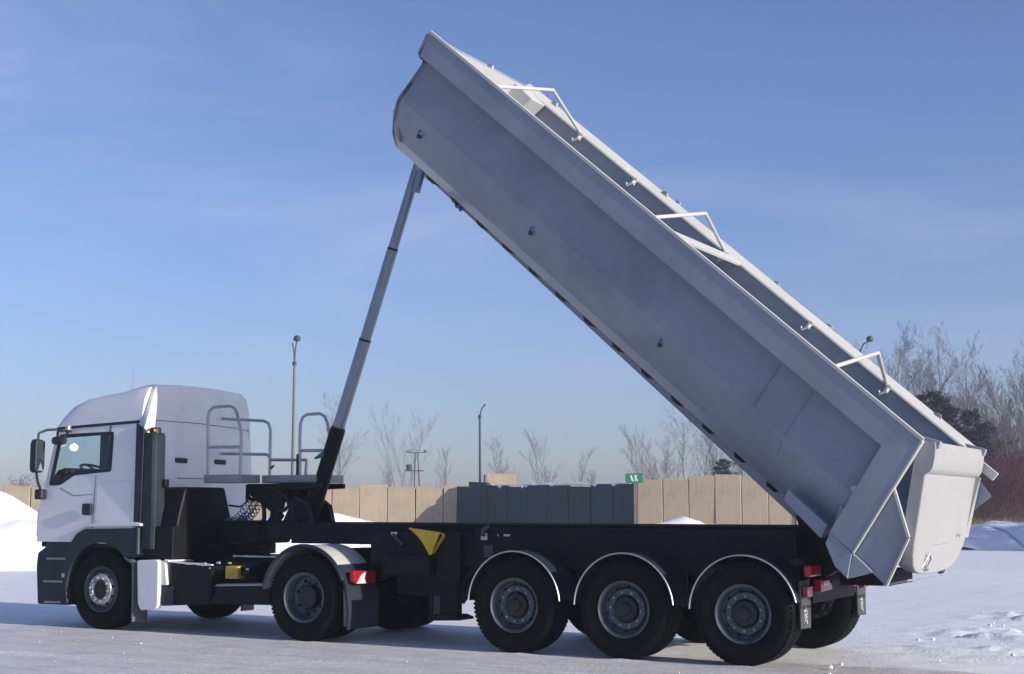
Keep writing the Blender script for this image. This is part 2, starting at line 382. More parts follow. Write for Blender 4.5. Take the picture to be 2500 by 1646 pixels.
def bk(px, d, hw, h): p = at(px, d); return (p.x, p.y, hw, h)
bank('snow_bank', [bk(-420, 40, 4, 2.5), bk(-120, 39.5, 3.8, 2.4), bk(0, 39, 3.4, 1.98), bk(100, 38.5, 2.8, 1.36), bk(210, 38, 2, .8), bk(330, 38, 1.2, .35)], 'tall bright heap of snow beyond the cab', 1.3)
bank('snow_bank', [bk(540, 50, 2, .5), bk(620, 51, 2.4, 1.15), bk(700, 53, 2.5, 1.42), bk(770, 55, 2.4, 1.5), bk(860, 56, 2, 1.22), bk(960, 57, 1.5, 1.0), bk(1100, 58, 1.2, .7)], 'long snow ridge piled against the beige slab fence', 5.2)
bank('snow_bank', [bk(1540, 50, 1, .75), bk(1590, 51, 2, .98), bk(1665, 52, 2.2, 1.30), bk(1720, 53, 2., 1.02), bk(1830, 54, 2, .95), bk(1960, 54, 2, .9), bk(2080, 52, 1.5, .6)], 'snow ridge in front of the stained slab fence', 9.1)
bank('snow_bank', [bk(2240, 58, 3, .3), bk(2320, 59, 4, .8), bk(2400, 60, 4.5, 1.0), bk(2520, 60, 5, 1.0), bk(2760, 60, 5, 1.6)], 'low bluish snow ridge at the edge of the wood', 12.4)

# ---- concrete slab fences
def slab_mesh(wd, ht, th, seed):
    rnd = random.Random(seed); m = MB(); e = .014
    c = [rnd.uniform(-.045, .045) for _ in range(4)]
    m.hexa([(e, 0, 0), (wd - e, 0, 0), (wd - e, th, 0), (e, th, 0), (e, 0, ht + c[0]), (wd - e, 0, ht + c[1]), (wd - e, th, ht + c[1]), (e, th, ht + c[0])])
    o = m.build('slab', 'concrete', bevel=.02); return o
def fence(p0, p1, wd, hts, label, mats, lean=0., th=.2):
    p0 = Vector(p0); p1 = Vector(p1); d = (p1 - p0); n = max(1, round(d.length / wd)); wd = d.length / n; ang = math.atan2(d.y, d.x)
    root = empty('concrete_fence', (p0.x, p0.y, 0), label, 'fence'); root.rotation_euler = (0, 0, ang)
    rnd = random.Random(n * 13 + int(abs(p0.x) * 7))
    cache = {}
    for i in range(n):
        h = hts(i, n); key = (round(h, 1), i % 3)
        if key not in cache:
            o = slab_mesh(wd, h, th, hash(key) % 999); cache[key] = o.data
        else:
            o = bpy.data.objects.new('slab', cache[key]); col.objects.link(o); bv = o.modifiers.new('bevel', 'BEVEL'); bv.width = .02; bv.segments = 2; bv.limit_method = 'ANGLE'
        o.name = 'slab'; o.parent = root; o.location = (i * wd, rnd.uniform(-.035, .035), rnd.uniform(-.07, .03))
        o.rotation_euler = (rnd.uniform(-.012, .012), rnd.uniform(-.006, .006) + lean, 0)
        mm = rnd.choice(mats)
        if i:
            if 'joint' not in cache:
                k = MB(); k.box(-.035, .035, th * .3, th * .8, 0, 2.36); jo = k.build('joint', 'black_frame', root); cache['joint'] = jo.data  # dark strip painted for the shade in the gap between slabs
            else: jo = bpy.data.objects.new('joint', cache['joint']); col.objects.link(jo); jo.parent = root
            jo.location = (i * wd, 0, 0)
        if o.material_slots:
            o.material_slots[0].link = 'OBJECT'; o.material_slots[0].material = MATS[mm]
    return root
fence(at(-260, 63.5), at(1150, 62), 1.22, lambda i, n: 2.5, 'long beige concrete slab fence behind the cab and hoist cylinder', ['concrete', 'concrete', 'concrete_b'])
fence(at(1098, 62.25), at(1552, 55.2), 1.2, lambda i, n: {1: 2.66, 2: 2.58}.get(i, 2.5), 'dark concrete bay wall in shade with snow along its top', ['concrete_shade'])
fence(at(1556, 60), at(2080, 57.5), 1.05, lambda i, n: 2.78 + .05 * min(i, 3) - (0 if i < 6 else .3), 'stained beige concrete slab fence below the raised body', ['concrete_b', 'concrete', 'concrete_b'])
# snow caps lying on the bay wall
def cap_snow():
    m = MB(); a = at(1200, 60.4); b = at(1540, 55.3); rnd = random.Random(5); n = 46
    rings = []
    for i in range(n + 1):
        t = i / n; p = a.lerp(b, t); hgt = max(.012, .05 + .07 * mnoise.noise(Vector((t * 9, 3, 1))) + .03 * mnoise.noise(Vector((t * 31, 1, 7)))); wv = .10
        d = (b - a).normalized(); s = Vector((-d.y, d.x, 0)); z = 2.5
        drip = max(0, mnoise.noise(Vector((t * 23, 8, 2))) - .2) * .28 + .01
        rings.append([p - s * (wv + .02) + Vector((0, 0, z - drip)), p - s * wv + Vector((0, 0, z + hgt * .6)), p + Vector((0, 0, z + hgt)), p + s * wv + Vector((0, 0, z + hgt * .6)), p + s * (wv + .02) + Vector((0, 0, z - .02))])
    m.loft([[q + s * .1 for q in r_] for r_ in rings], smooth=True)
    tag(m.build('snow_cap', 'snow_bank', angle=60), 'ragged white snow lying on top of the dark bay wall', 'snow')
cap_snow()
# a beige block standing behind the bay wall
def block():
    p = at(1187, 68); q = at(1258, 68); d = (q - p).normalized(); root = empty('concrete_block', p, 'beige concrete block showing above the dark bay wall', 'block')
    m = MB(); s = Vector((-d.y, d.x, 0)) * .6
    zt = zat(1157, 68)
    m.hexa([p, q, q + s, p + s, p + Vector((0, 0, zt)), q + Vector((0, 0, zt)), q + s + Vector((0, 0, zt)), p + s + Vector((0, 0, zt))])
    m.build('slab', 'concrete', root, org=p, bevel=.03)
    m = MB(); m.box(p.x - .09, p.x - .03, p.y - .1, p.y - .04, 0, zt - .04); m.build('post', 'pole_dark', root, org=p)
block()
# green sign on the end of the bay wall
def sign():
    d = 54.9; p = at(1550, d); c = Vector((p.x, p.y, zat(1167.5, d))); root = empty('sign_board', c, 'small green sign with white marks on the end of the dark wall', 'sign')
    r = RT * .34; u = Vector((0, 0, .20)); n = FW * .02
    def quad(m, pts, off, th=.012):
        f = [c + RT * a + Vector((0, 0, b)) - FW * off for a, b in pts]; k = [q + FW * th for q in f]; nn = len(f); b0 = len(m.v)
        m.v += [tuple(q) for q in f + k]; m.face(list(range(b0, b0 + nn))); m.face([b0 + nn + i for i in reversed(range(nn))])
        for i in range(nn): j = (i + 1) % nn; m.face([b0 + i, b0 + nn + i, b0 + nn + j, b0 + j])
    m = MB(); quad(m, [(-.35, .17), (.31, .20), (.34, -.18), (.0, -.22), (-.33, -.17)], 0, .03); m.build('board', 'sign_green', root, org=c)
    m = MB(); quad(m, [(-.15, .12), (-.10, .12), (-.01, -.12), (-.08, -.12), (-.14, -.02)], .014); quad(m, [(.0, .12), (.13, .10), (.09, .05), (.10, .0), (.16, -.12), (.11, -.12), (.07, -.04), (.05, -.13), (.01, -.13), (.03, -.02)], .014)
    m.build('lettering', 'print_white', root, org=c)
    m = MB(); m.tube([c + Vector((0, 0, -.2)), Vector((c.x, c.y, 0))], .04, 6); m.tube([c + RT * .06 + Vector((0, 0, -.22)), Vector((c.x, c.y, 0)) + RT * .12], .02, 6); m.build('post', 'rust', root, org=c)
sign()

# ---- lamp posts
def lamp_post(px, d, ztop, label, heads, mt, r0=.10, lean=0.):
    p = at(px, d); root = empty('street_lamp', p, label, 'street lamp', 'street lamps beyond the fence')
    top = p + Vector((0, 0, ztop)) + RT * lean
    m = MB(); m.tube([p, p + (top - p) * .5, top], [r0, r0 * .85, r0 * .62], 10); m.build('pole', mt, root, org=p)
    m = MB(); m.tube([top - Vector((0, 0, .12)), top + Vector((0, 0, .06))], r0 * 1.15, 10); m.build('collar', 'pole_dark', root, org=p)
    for (dx, dz, size) in heads:
        e = top + RT * dx + Vector((0, 0, dz)); md = top + (e - top) * .55 + Vector((0, 0, .1)) - RT * dx * .15
        m = MB(); m.tube([top, md, e], .035, 6); m.build('arm', 'pole_dark', root, org=p)
        if size:
            m = MB(); h = RT * size * .5; g = FW * size * .35
            rings = [[e + h * math.cos(a) * k + g * math.sin(a) * k + Vector((0, 0, z)) for a in np.linspace(0, 2 * math.pi, 12, endpoint=False)] for k, z in ((.45, -.12 * size), (1, .05 * size), (1.05, .35 * size), (.6, .65 * size), (.2, .72 * size))]
            m.loft(rings, smooth=True); m.build('lamp_head', 'pole_dark', root, org=p)
lamp_post(711, 66, zat(886, 66), 'tall pale lamp post with round dark head behind the railing', [(.10, 1.05, .34), (-.11, .95, 0)], 'pole_conc', .085)
lamp_post(1173, 70, zat(1016, 70), 'slim dark lamp post with bare slanting arm above the bay wall', [(.24, .52, .10)], 'pole_dark', .075, -.05)
lamp_post(2112, 60, zat(862, 60), 'lamp with bent neck showing above the raised body', [(.46, .52, .30), (-.62, .30, .16)], 'pole_dark', .08)

# ---- utility pole with transformer
def utility():
    d = 150; p = at(1015, d); root = empty('utility_pole', p, 'twin wooden utility pole carrying a drum transformer', 'utility pole')
    z1 = zat(1105, d)
    for dx in (-.28, .55):
        m = MB(); m.tube([p + RT * dx, p + RT * (dx * .3) + Vector((0, 0, z1))], [.09, .07], 8); m.build('post', 'bark', root, org=p)
    m = MB(); a = p + RT * -1.05 + Vector((0, 0, z1 + .0)); m.tube([a, p + RT * 1.05 + Vector((0, 0, z1 + .0))], .035, 6); m.build('crossarm', 'pole_dark', root, org=p)
    for dx in (-1.0, -.75, .85, 1.0):
        m = MB(); q = p + RT * dx + Vector((0, 0, z1)); m.tube([q, q + Vector((0, 0, .12)), q + Vector((0, 0, .28))], [.05, .09, .04], 7); m.build('insulator', 'pole_dark', root, org=p)
    zt = zat(1140, d); m = MB(); q = p - RT * .75
    m.tube([q + Vector((0, 0, zt - .35)), q + Vector((0, 0, zt + .25))], .30, 12); m.build('transformer', 'concrete_shade', root, org=p)
    m = MB(); m.obox(p - RT * 1.2 + Vector((0, 0, zt - .42)), p + RT * .8 + Vector((0, 0, zt - .42)), .5, .1); m.build('bracket', 'pole_dark', root, org=p)
utility()

# ---- trees
def bare_tree_meshes(seed, H, spread, levels=4, thick=1., stems=1, up=.55, twigs=1.):
    rnd = random.Random(seed); T = MB(); C = MB()
    def limb(p, d, L, r, lev):
        n = 5 if lev < 2 else 3; pts = [p]; rs = [r]; q = p.copy(); dd = d.copy()
        for i in range(n):
            dd = (dd + Vector((rnd.gauss(0, .10), rnd.gauss(0, .10), rnd.gauss(.04, .05) * (1 if lev else .3)))).normalized()
            q = q + dd * L / n; pts.append(q.copy()); rs.append(max(.0034, r * (1 - .8 * (i + 1) / n)))
        (T if lev < 2 else C).tube(pts, rs, 7 if lev == 0 else (5 if lev == 1 else 3), caps=False)
        if lev >= levels: return
        k = {0: int(13 * twigs), 1: int(7 * twigs), 2: int(5 * twigs), 3: 4}.get(lev, 3)
        for i in range(k):
            t = (.22 if lev == 0 else .15) + (.78 if lev == 0 else .85) * (i + rnd.random()) / k
            a = min(n - 1, int(t * n)); f = t * n - a; b = pts[a].lerp(pts[a + 1], f); base = (pts[a + 1] - pts[a]).normalized()
            az = rnd.uniform(0, 2 * math.pi); side = Vector((math.cos(az), math.sin(az), 0)); side = (side - base * side.dot(base)).normalized()
            an = rnd.uniform(.45, .95) * spread; nd = (base * math.cos(an) + side * math.sin(an)); nd.z += .25 * up; nd.normalize()
            Lk = L * (.52 if lev == 0 else .55) * (1 - .55 * t) * rnd.uniform(.7, 1.2)
            limb(b, nd, Lk, max(.0042, r * (1 - .75 * t) * .5), lev + 1)
    for s_ in range(stems):
        az = rnd.uniform(0, 6.28); tl = 0 if stems == 1 else rnd.uniform(.08, .28)
        limb(Vector((rnd.gauss(0, .12) * (stems > 1), rnd.gauss(0, .12) * (stems > 1), 0)), Vector((math.cos(az) * tl, math.sin(az) * tl, 1)).normalized(), H * rnd.uniform(.85, 1), .011 * H * thick / math.sqrt(stems), 0)
    return T, C
TREE = {}
def bare_proto(kind, *a, **k): TREE[kind] = bare_tree_meshes(*a, **k)
bare_proto('slim', 11, 9, .75, 4, 0.58, up=1.0, twigs=1.15)
bare_proto('slim2', 12, 9, .65, 4, 0.61, up=1.1, twigs=1.1)
bare_proto('wide', 21, 10, 1.05, 4, 0.68, up=.6, twigs=1.25)
bare_proto('wide2', 22, 10, 1.0, 4, 0.65, up=.7, twigs=1.2)
bare_proto('multi', 31, 9, .55, 4, 0.61, stems=4, up=1.0, twigs=.75)
bare_proto('bush', 41, 4, .9, 4, .8, stems=7, up=.6, twigs=.6)
bare_proto('dense', 51, 9, .8, 4, 0.58, up=.9, twigs=1.2)
BASEH = {'slim': 9, 'slim2': 9, 'wide': 10, 'wide2': 10, 'multi': 9, 'bush': 4, 'dense': 9}
DATA = {}
def bare_tree(kind, px, d, ytop, label, group=None, bark='bark', tw='twig', rot=None, h=None, wide=1.):
    if kind not in DATA:
        T, C = TREE[kind]; a = T.build('trunk', bark); b = C.build('crown', tw); DATA[kind] = (a.data, b.data); bpy.data.objects.remove(a); bpy.data.objects.remove(b)
    p = at(px, d); H = h or zat(ytop, d); s = H / BASEH[kind]
    nm = {'bush': 'bare_shrub', 'multi': 'bare_tree'}.get(kind, 'bare_tree')
    root = empty(nm, p, label, 'shrub' if kind == 'bush' else 'tree', group); root.rotation_euler = (0, 0, rot if rot is not None else random.uniform(0, 6.28)); root.scale = (s * wide, s * wide, s)
    for n_, me, mm in (('trunk', DATA[kind][0], bark), ('crown', DATA[kind][1], tw)):
        o = bpy.data.objects.new(n_, me); col.objects.link(o); o.parent = root; o.material_slots[0].link = 'OBJECT'; o.material_slots[0].material = MATS[mm]
G1 = 'bare trees in haze beyond the fence'
bare_tree('wide', 835, 180, 985, 'wide hazy bare tree just right of the hoist cylinder', G1, rot=1.0)
bare_tree('multi', 990, 180, 1015, 'many stemmed bare tree above the middle of the beige fence', G1, rot=.4)
bare_tree('slim2', 1082, 210, 1090, 'faint thin bare tree between utility pole and slim lamp post', G1)
bare_tree('dense', 1237, 165, 1090, 'small crooked bare tree above the beige block', G1, wide=1.1)
bare_tree('slim', 1314, 180, 1060, 'lone slender bare tree above the dark bay wall', G1, wide=.8)
bare_tree('slim2', 1405, 210, 1095, 'very faint bare tree farthest from the dark wall', G1)
bare_tree('slim', 1552, 180, 1050, 'narrow bare tree directly behind the green sign', G1, wide=.9)
bare_tree('slim2', 1592, 205, 1075, 'pale bare tree just right of the green sign', G1)
bare_tree('bush', 1345, 150, 1152, 'low bare shrub peeping over the dark wall near its middle', G1)
bare_tree('bush', 1440, 170, 1160, 'low faint shrub above the right half of the dark wall', G1)
bare_tree('bush', 60, 110, 1172, 'hazy brush on the skyline beyond the tall snow heap', G1, wide=2.2)
bare_tree('slim', 943, 130, 1142, 'small bare sapling over the fence left of the utility pole', G1, wide=1.2)
bare_tree('wide2', 1680, 125, 1035, 'spreading bare tree above the stained slab fence', G1, rot=2.2)
for i, (px, d, yt, k) in enumerate([(1640, 160, 1085, 'dense'), (1725, 135, 1045, 'slim'), (1760, 130, 1050, 'slim2'), (1790, 128, 1060, 'multi'), (1830, 130, 1050, 'dense'), (1600, 125, 1130, 'bush')]):
    bare_tree(k, px, d, yt, ['bushy hazy tree behind the spreading bare tree over the stained fence', 'straight bare tree just right of the spreading one over the stained fence', 'thin bare tree close to the underside of the raised body', 'clump of thin stems half hidden by the raised body over the fence', 'bare tree mostly hidden behind the raised body above the fence end', 'low bare shrub right of the green sign over the fence'][i], 'thicket under the raised body')
# conifers
def conifer_mesh(seed, H, Rb):
    rnd = random.Random(seed); T = MB(); C = MB(); T.tube([(0, 0, 0), (0, 0, H * .5), (0, 0, H * .97)], [.02 * H, .013 * H, .003 * H], 7, caps=False)
    n = 130
    for i in range(n):
        t = (i + rnd.random()) / n; z = H * (.14 + .84 * t); az = rnd.uniform(0, 6.28); lob = .75 + .35 * math.sin(az * 2 + t * 9) + .2 * math.sin(az * 5 + seed)
        L = (Rb * (1 - t) ** .6 * lob * rnd.uniform(.3, 1.25)) + .2; d = Vector((math.cos(az), math.sin(az), rnd.uniform(-.15, .35))); b = Vector((0, 0, z)); s = Vector((-math.sin(az), math.cos(az), 0))
        T.tube([b, b + d * L * .8], [.02, .008], 3, caps=False)
        for j in range(46):
            f = .25 + .8 * rnd.random() ** .7; wv = .13 + .10 * L * (1.1 - f); c = b + d * L * f + s * rnd.gauss(0, wv * 1.3) + Vector((0, 0, rnd.gauss(.02, wv * .5)))
            u = (d * rnd.uniform(.3, 1) + s * rnd.uniform(-1, 1) + Vector((0, 0, rnd.uniform(-.2, .7)))).normalized() * rnd.uniform(.10, .24); x = u.cross(Vector((rnd.gauss(0, 1), rnd.gauss(0, 1), rnd.gauss(0, 1)))).normalized() * .05
            k = len(C.v); C.v += [tuple(c - x), tuple(c + x), tuple(c + u)]; C.face([k, k + 1, k + 2])
    return T, C
cdat = []
for sd_ in (3, 8):
    T, C = conifer_mesh(sd_, 8, 2.4); a = T.build('trunk', 'bark'); me = bpy.data.meshes.new('crown'); me.from_pydata(C.v, [], C.f); me.materials.append(MATS['needle']); cdat.append((a.data, me)); bpy.data.objects.remove(a)
def conifer(px, d, ytop, label, k=0, wide=1., tw='needle', group=None):
    p = at(px, d); s = zat(ytop, d) / 8; root = empty('pine_tree', p, label, 'tree', group); root.scale = (s * wide, s * wide, s); root.rotation_euler = (0, 0, random.uniform(0, 6))
    for n_, me in (('trunk', cdat[k][0]), ('crown', cdat[k][1])):
        o = bpy.data.objects.new(n_, me); col.objects.link(o); o.parent = root
        if n_ == 'crown': o.material_slots[0].link = 'OBJECT'; o.material_slots[0].material = MATS[tw]
G2 = 'dark pines at the edge of the wood'
conifer(2285, 78, 955, 'dark bushy pine standing tallest behind the tailgate', 0, 1.35, 'needle', G2)
conifer(2385, 80, 1000, 'dark pine right of the tallest pine, at the edge of the wood', 1, 1.25, 'needle', G2)
conifer(2240, 82, 1000, 'dark pine partly hidden by the body rim', 1, 1.1, 'needle', G2)
conifer(2335, 86, 1035, 'dark pine squeezed between two larger pines', 0, 1.3, 'needle', G2)
conifer(2310, 84, 985, 'dark ragged pine between the tallest pine and the one right of it', 0, 1.5, 'needle', G2)
conifer(2420, 88, 1040, 'dark pine in front of the grey trees, right of the pine group', 1, 1.4, 'needle', G2)
conifer(2265, 88, 1010, 'dark pine close behind the body rim, left of the tallest pine', 0, 1.4, 'needle', G2)
conifer(2450, 92, 1090, 'low dark pine nearest the photo edge', 1, 1.5, 'needle_lt', G2)
conifer(1770, 96, 1120, 'low dark pine under the raised body, over the fence', 0, 1.3, 'needle', G2)
for i, (r_, d_) in enumerate([(33, 50), (37, 53), (41, 49), (36, 46)]):  # unseen pines, added to throw shade on the edge of the wood
    conifer(1250 + FPX * r_ / d_, d_, HZ - FPX * 7.6 / d_, 'unseen dark pine outside the frame, added for its shadow along the wood edge', i % 2, 1.3, 'needle', 'unseen pines added for their shadow')
G3 = 'bare trees of the wood behind the tailgate'
bare_tree('wide', 2312, 92, 830, 'tallest spreading bare tree of the wood behind the tailgate', G3, rot=.3, wide=.9)
bare_tree('wide2', 2390, 95, 880, 'spreading bare tree right of the tallest one in the wood', G3, rot=1.5, wide=.8)
bare_tree('dense', 2495, 84, 905, 'bare tree at the photo edge right of the pines', G3, wide=.8, tw='twig')
bare_tree('slim', 2470, 82, 915, 'upright bare tree beside the one at the photo edge', G3)
for i, (px, d, yt, k) in enumerate([(2165, 100, 880, 'dense'), (2190, 110, 865, 'wide2'), (2245, 105, 890, 'dense'), (2275, 120, 905, 'slim'), (2350, 118, 930, 'dense'), (2430, 110, 945, 'dense'), (2410, 125, 960, 'slim2'), (2455, 120, 980, 'wide'), (2370, 130, 960, 'dense'),
        (2140, 115, 900, 'slim2'), (2215, 125, 930, 'wide'), (2330, 128, 950, 'slim'), (2520, 100, 930, 'dense'), (2560, 95, 900, 'wide'), (2600, 105, 930, 'dense'), (2490, 125, 985, 'dense'), (2390, 112, 985, 'multi'), (2440, 98, 1010, 'multi'), (2480, 96, 1020, 'multi'), (2420, 90, 1035, 'dense'), (2365, 94, 1040, 'multi'), (2450, 88, 1060, 'wide2'), (2490, 90, 1040, 'dense'), (2400, 86, 1075, 'multi'), (2470, 85, 1085, 'dense'), (2510, 88, 1060, 'wide'), (2345, 100, 990, 'wide2'), (2300, 110, 950, 'dense'), (2255, 112, 940, 'multi'), (2205, 108, 915, 'dense'), (2430, 105, 990, 'wide2')]):
    bare_tree(k, px, d, yt, 'bare tree in the dense grey wood behind the tailgate', G3 + ', lesser ones', tw='twig_dark')
for i, (px, d, yt) in enumerate([(2400, 70, 1150), (2430, 71, 1130), (2455, 70, 1140), (2480, 72, 1125), (2505, 71, 1120), (2420, 75, 1120), (2465, 76, 1110), (2500, 77, 1105), (2380, 74, 1150), (2535, 74, 1110)]):
    bare_tree('bush', px, d, yt, 'reddish bare shrub along the foot of the wood', 'red shrubs at the foot of the wood', 'twig_red', 'twig_red', wide=1.4)
def undergrowth():
    m = MB(); rnd = random.Random(2)
    for i in range(5200):
        px = rnd.uniform(2120, 2700); d = rnd.uniform(72, 112); p = at(px, d); h = rnd.uniform(.8, 3.2) * (1 + (d - 72) / 40); q = p + Vector((rnd.gauss(0, .35), rnd.gauss(0, .35), h)); r = rnd.uniform(.012, .03)
        k = len(m.v); u = RT * r; m.v += [tuple(p - u), tuple(p + u), tuple(q)]; m.face([k, k + 1, k + 2])
        q2 = p.lerp(q, .4) + Vector((rnd.gauss(0, .5), rnd.gauss(0, .5), h * .45)); k = len(m.v); b = p.lerp(q, .4); m.v += [tuple(b - u * .7), tuple(b + u * .7), tuple(q2)]; m.face([k, k + 1, k + 2])
    me = bpy.data.meshes.new('undergrowth'); me.from_pydata(m.v, [], m.f); tag(add('undergrowth', me, 'brush'), 'grey brown mass of bare undergrowth filling the wood', 'undergrowth', None, 'stuff')
    m = MB()
    for i in range(1500):
        px = rnd.uniform(2370, 2600); d = rnd.uniform(63, 70); p = at(px, d); h = rnd.uniform(.4, 1.2); q = p + Vector((rnd.gauss(0, .15), rnd.gauss(0, .15), h)); u = RT * .014
        k = len(m.v); m.v += [tuple(p - u), tuple(p + u), tuple(q)]; m.face([k, k + 1, k + 2])
    me = bpy.data.meshes.new('dry_reeds'); me.from_pydata(m.v, [], m.f); tag(add('dry_reeds', me, 'reed'), 'tan dry reeds in the snow at the foot of the wood', 'reeds', None, 'stuff')
undergrowth()
def clods():
    m = MB(); rnd = random.Random(9)
    def lump(p, r):
        k = len(m.v); n = 6
        for z, s in ((-.3, .8), (.25, 1.), (.75, .6)):
            for i in range(n): a = i / n * 6.283 + rnd.uniform(-.3, .3); q = r * s * rnd.uniform(.7, 1.25); m.v.append((p.x + math.cos(a) * q, p.y + math.sin(a) * q * .8, p.z + z * r * rnd.uniform(.8, 1.1)))
        for t in range(2):
            for i in range(n): j = (i + 1) % n; m.face([k + t * n + i, k + t * n + j, k + (t + 1) * n + j, k + (t + 1) * n + i])
        m.face([k + 2 * n + i for i in range(n)])
    for i in range(420):
        x = rnd.uniform(3.2, 13); y = rnd.uniform(-2, 11); lump(Vector((x, y, 0)), rnd.choice([.008, .010, .012, .016, .03]) * rnd.uniform(.6, 1.2))
    for i in range(90):
        lump(Vector((rnd.uniform(-10, 6), rnd.uniform(-5, -.4), 0)), rnd.choice([.005, .006, .009, .014]) * rnd.uniform(.6, 1.1))
    tag(m.build('snow_clods', 'snow_old'), 'small clods of snow scattered over the yard', 'snow clods', None, 'stuff')
clods()

# ================================================================== WHEELS
def tyre_prof(Rr, wd, rim):
    """(r, y) closed profile of a tyre, outer sidewall at y = 0"""
    g = .012; s = .035
    p = [(rim, .02), (rim + .03, .006), (rim + .07, -.004), (Rr - .10, -.006), (Rr - .085, -.010), (Rr - .07, -.006), (Rr - .035, .006), (Rr - .012, .022), (Rr, .045)]
    n = 4; y0 = .055; step = (wd - .11) / n
    for i in range(n):
        a = y0 + i * step
        p += [(Rr, a), (Rr, a + step - g * 1.6), (Rr - .014, a + step - g * 1.3), (Rr - .014, a + step - g * .3)]
    p += [(Rr, wd - .045), (Rr - .012, wd - .022), (Rr - .05, wd), (rim + .07, wd), (rim + .02, wd - .01), (rim, wd - .03)]
    return p
def lugs(m, Rr, wd, n=68):
    for i in range(n):
        a = 2 * math.pi * i / n; da = .030
        for y0, y1 in ((.024, .05), (wd - .05, wd - .024)):
            q = []
            for rr in (Rr - .05, Rr - .0015):
                for yy in (y0, y1):
                    for s in (-1, 1): q.append((rr * math.cos(a + s * da), yy + (.012 if (rr < Rr and yy == y0) else 0) * -1, rr * math.sin(a + s * da)))
            m.hexa([q[0], q[1], q[3], q[2], q[4], q[5], q[7], q[6]])
WH = {}
def mesh_of(m, mt, bevel=0):
    o = m.build('x', mt); me = o.data; bpy.data.objects.remove(o); return me
def wheel_data(kind, Rr, wd):
    rim = .29; d = {}
    m = MB(); m.lathe(tyre_prof(Rr, wd, rim), (0, 0), 64); lugs(m, Rr, wd); d['tyre'] = ('tyre_side', mesh_of(m, 'tyre_side'))
    m = MB()
    if kind == 'trailer':
        m.lathe([(.302, .018), (.300, -.006), (.292, -.006), (.286, .012), (.270, .022), (.262, .05), (.252, .10), (.228, .115), (.215, .085), (.210, .078), (.150, .078), (.142, .09), (.142, .14)], (0, 0), 56)
        d['rim'] = ('rim_grey', mesh_of(m, 'rim_grey')); hub = [(.142, .12), (.135, .05), (.12, .035), (.075, .030), (.07, .012), (.06, .006), (0.001, .004)]; nr, ny, nm, nn = .180, .078, 'rim_silver', 10
    elif kind == 'drive':
        m.lathe([(.302, .018), (.300, -.006), (.291, -.006), (.286, .012), (.268, .024), (.262, .05), (.258, .12), (.250, .155), (.225, .175), (.20, .18), (.15, .165), (.142, .15), (.142, .2)], (0, 0), 56)
        d['rim'] = ('rim_grey', mesh_of(m, 'rim_grey')); hub = [(.142, .2), (.140, .10), (.128, .075), (.10, .07), (.05, .066), (.001, .066)]; nr, ny, nm, nn = .172, .17, 'hub_dark', 10
    else:
        m.lathe([(.302, .018), (.300, -.004), (.292, -.004), (.286, .012), (.268, .03), (.258, .06), (.235, .05), (.222, .03)], (0, 0), 56)
        d['rim'] = ('rim_grey', mesh_of(m, 'rim_grey')); m = MB(); m.lathe([(.222, .03), (.205, .0), (.195, -.022), (.180, -.03), (.135, -.03), (.125, -.018), (.120, .02)], (0, 0), 56); d['wheel_disc'] = ('rim_silver', mesh_of(m, 'rim_silver')); hub = [(.122, .03), (.118, .01), (.09, .004), (.05, -.01), (.001, -.012)]; nr, ny, nm, nn = .157, -.03, 'rim_silver', 10
    m = MB(); m.lathe(hub, (0, 0), 32); d['hub'] = ('hub_dark', mesh_of(m, 'hub_dark'))
    m = MB()
    for i in range(nn):
        a = 2 * math.pi * (i + .3) / nn; x, z = nr * math.cos(a), nr * math.sin(a); m.tube([(x, ny + .01, z), (x, ny - .022, z), (x, ny - .03, z)], [.017, .016, .008], 8)
    d['nuts'] = (nm, mesh_of(m, nm))
    m = MB()
    for i in range(nn if kind != 'drive' else 8):       # hand holes as dark discs, their shade put into the colour
        a = 2 * math.pi * (i + .8) / (nn if kind != 'drive' else 8); rr, yy = {'trailer': (.232, .108), 'drive': (.215, .168), 'steer': (.208, .004)}[kind]
        x, z = rr * math.cos(a), rr * math.sin(a); m.tube([(x, yy + .01, z), (x, yy - .006, z)], [.020, .020], 10)
    d['hand_hole'] = ('black_frame', mesh_of(m, 'black_frame'))
    WH[kind] = d
wheel_data('trailer', .524, .385); wheel_data('drive', .518, .31); wheel_data('steer', .520, .32)
def wheel(root, kind, x, y, z, far=False, spin=0., steer=0., parts=('rim', 'hub', 'nuts', 'hand_hole')):
    L = Vector((x, y, z)) - root.location
    t = add('wheel', WH[kind]['tyre'][1], None, root); t.location = L; t.rotation_euler = (0, spin, (math.pi if far else 0) + steer)
    for p in parts:
        o = bpy.data.objects.new({'nuts': 'wheel_nuts'}.get(p, p), WH[kind][p][1]); col.objects.link(o); o.parent = t
        if p in ('nuts', 'hand_hole'): o['kind'] = 'stuff'
    return t

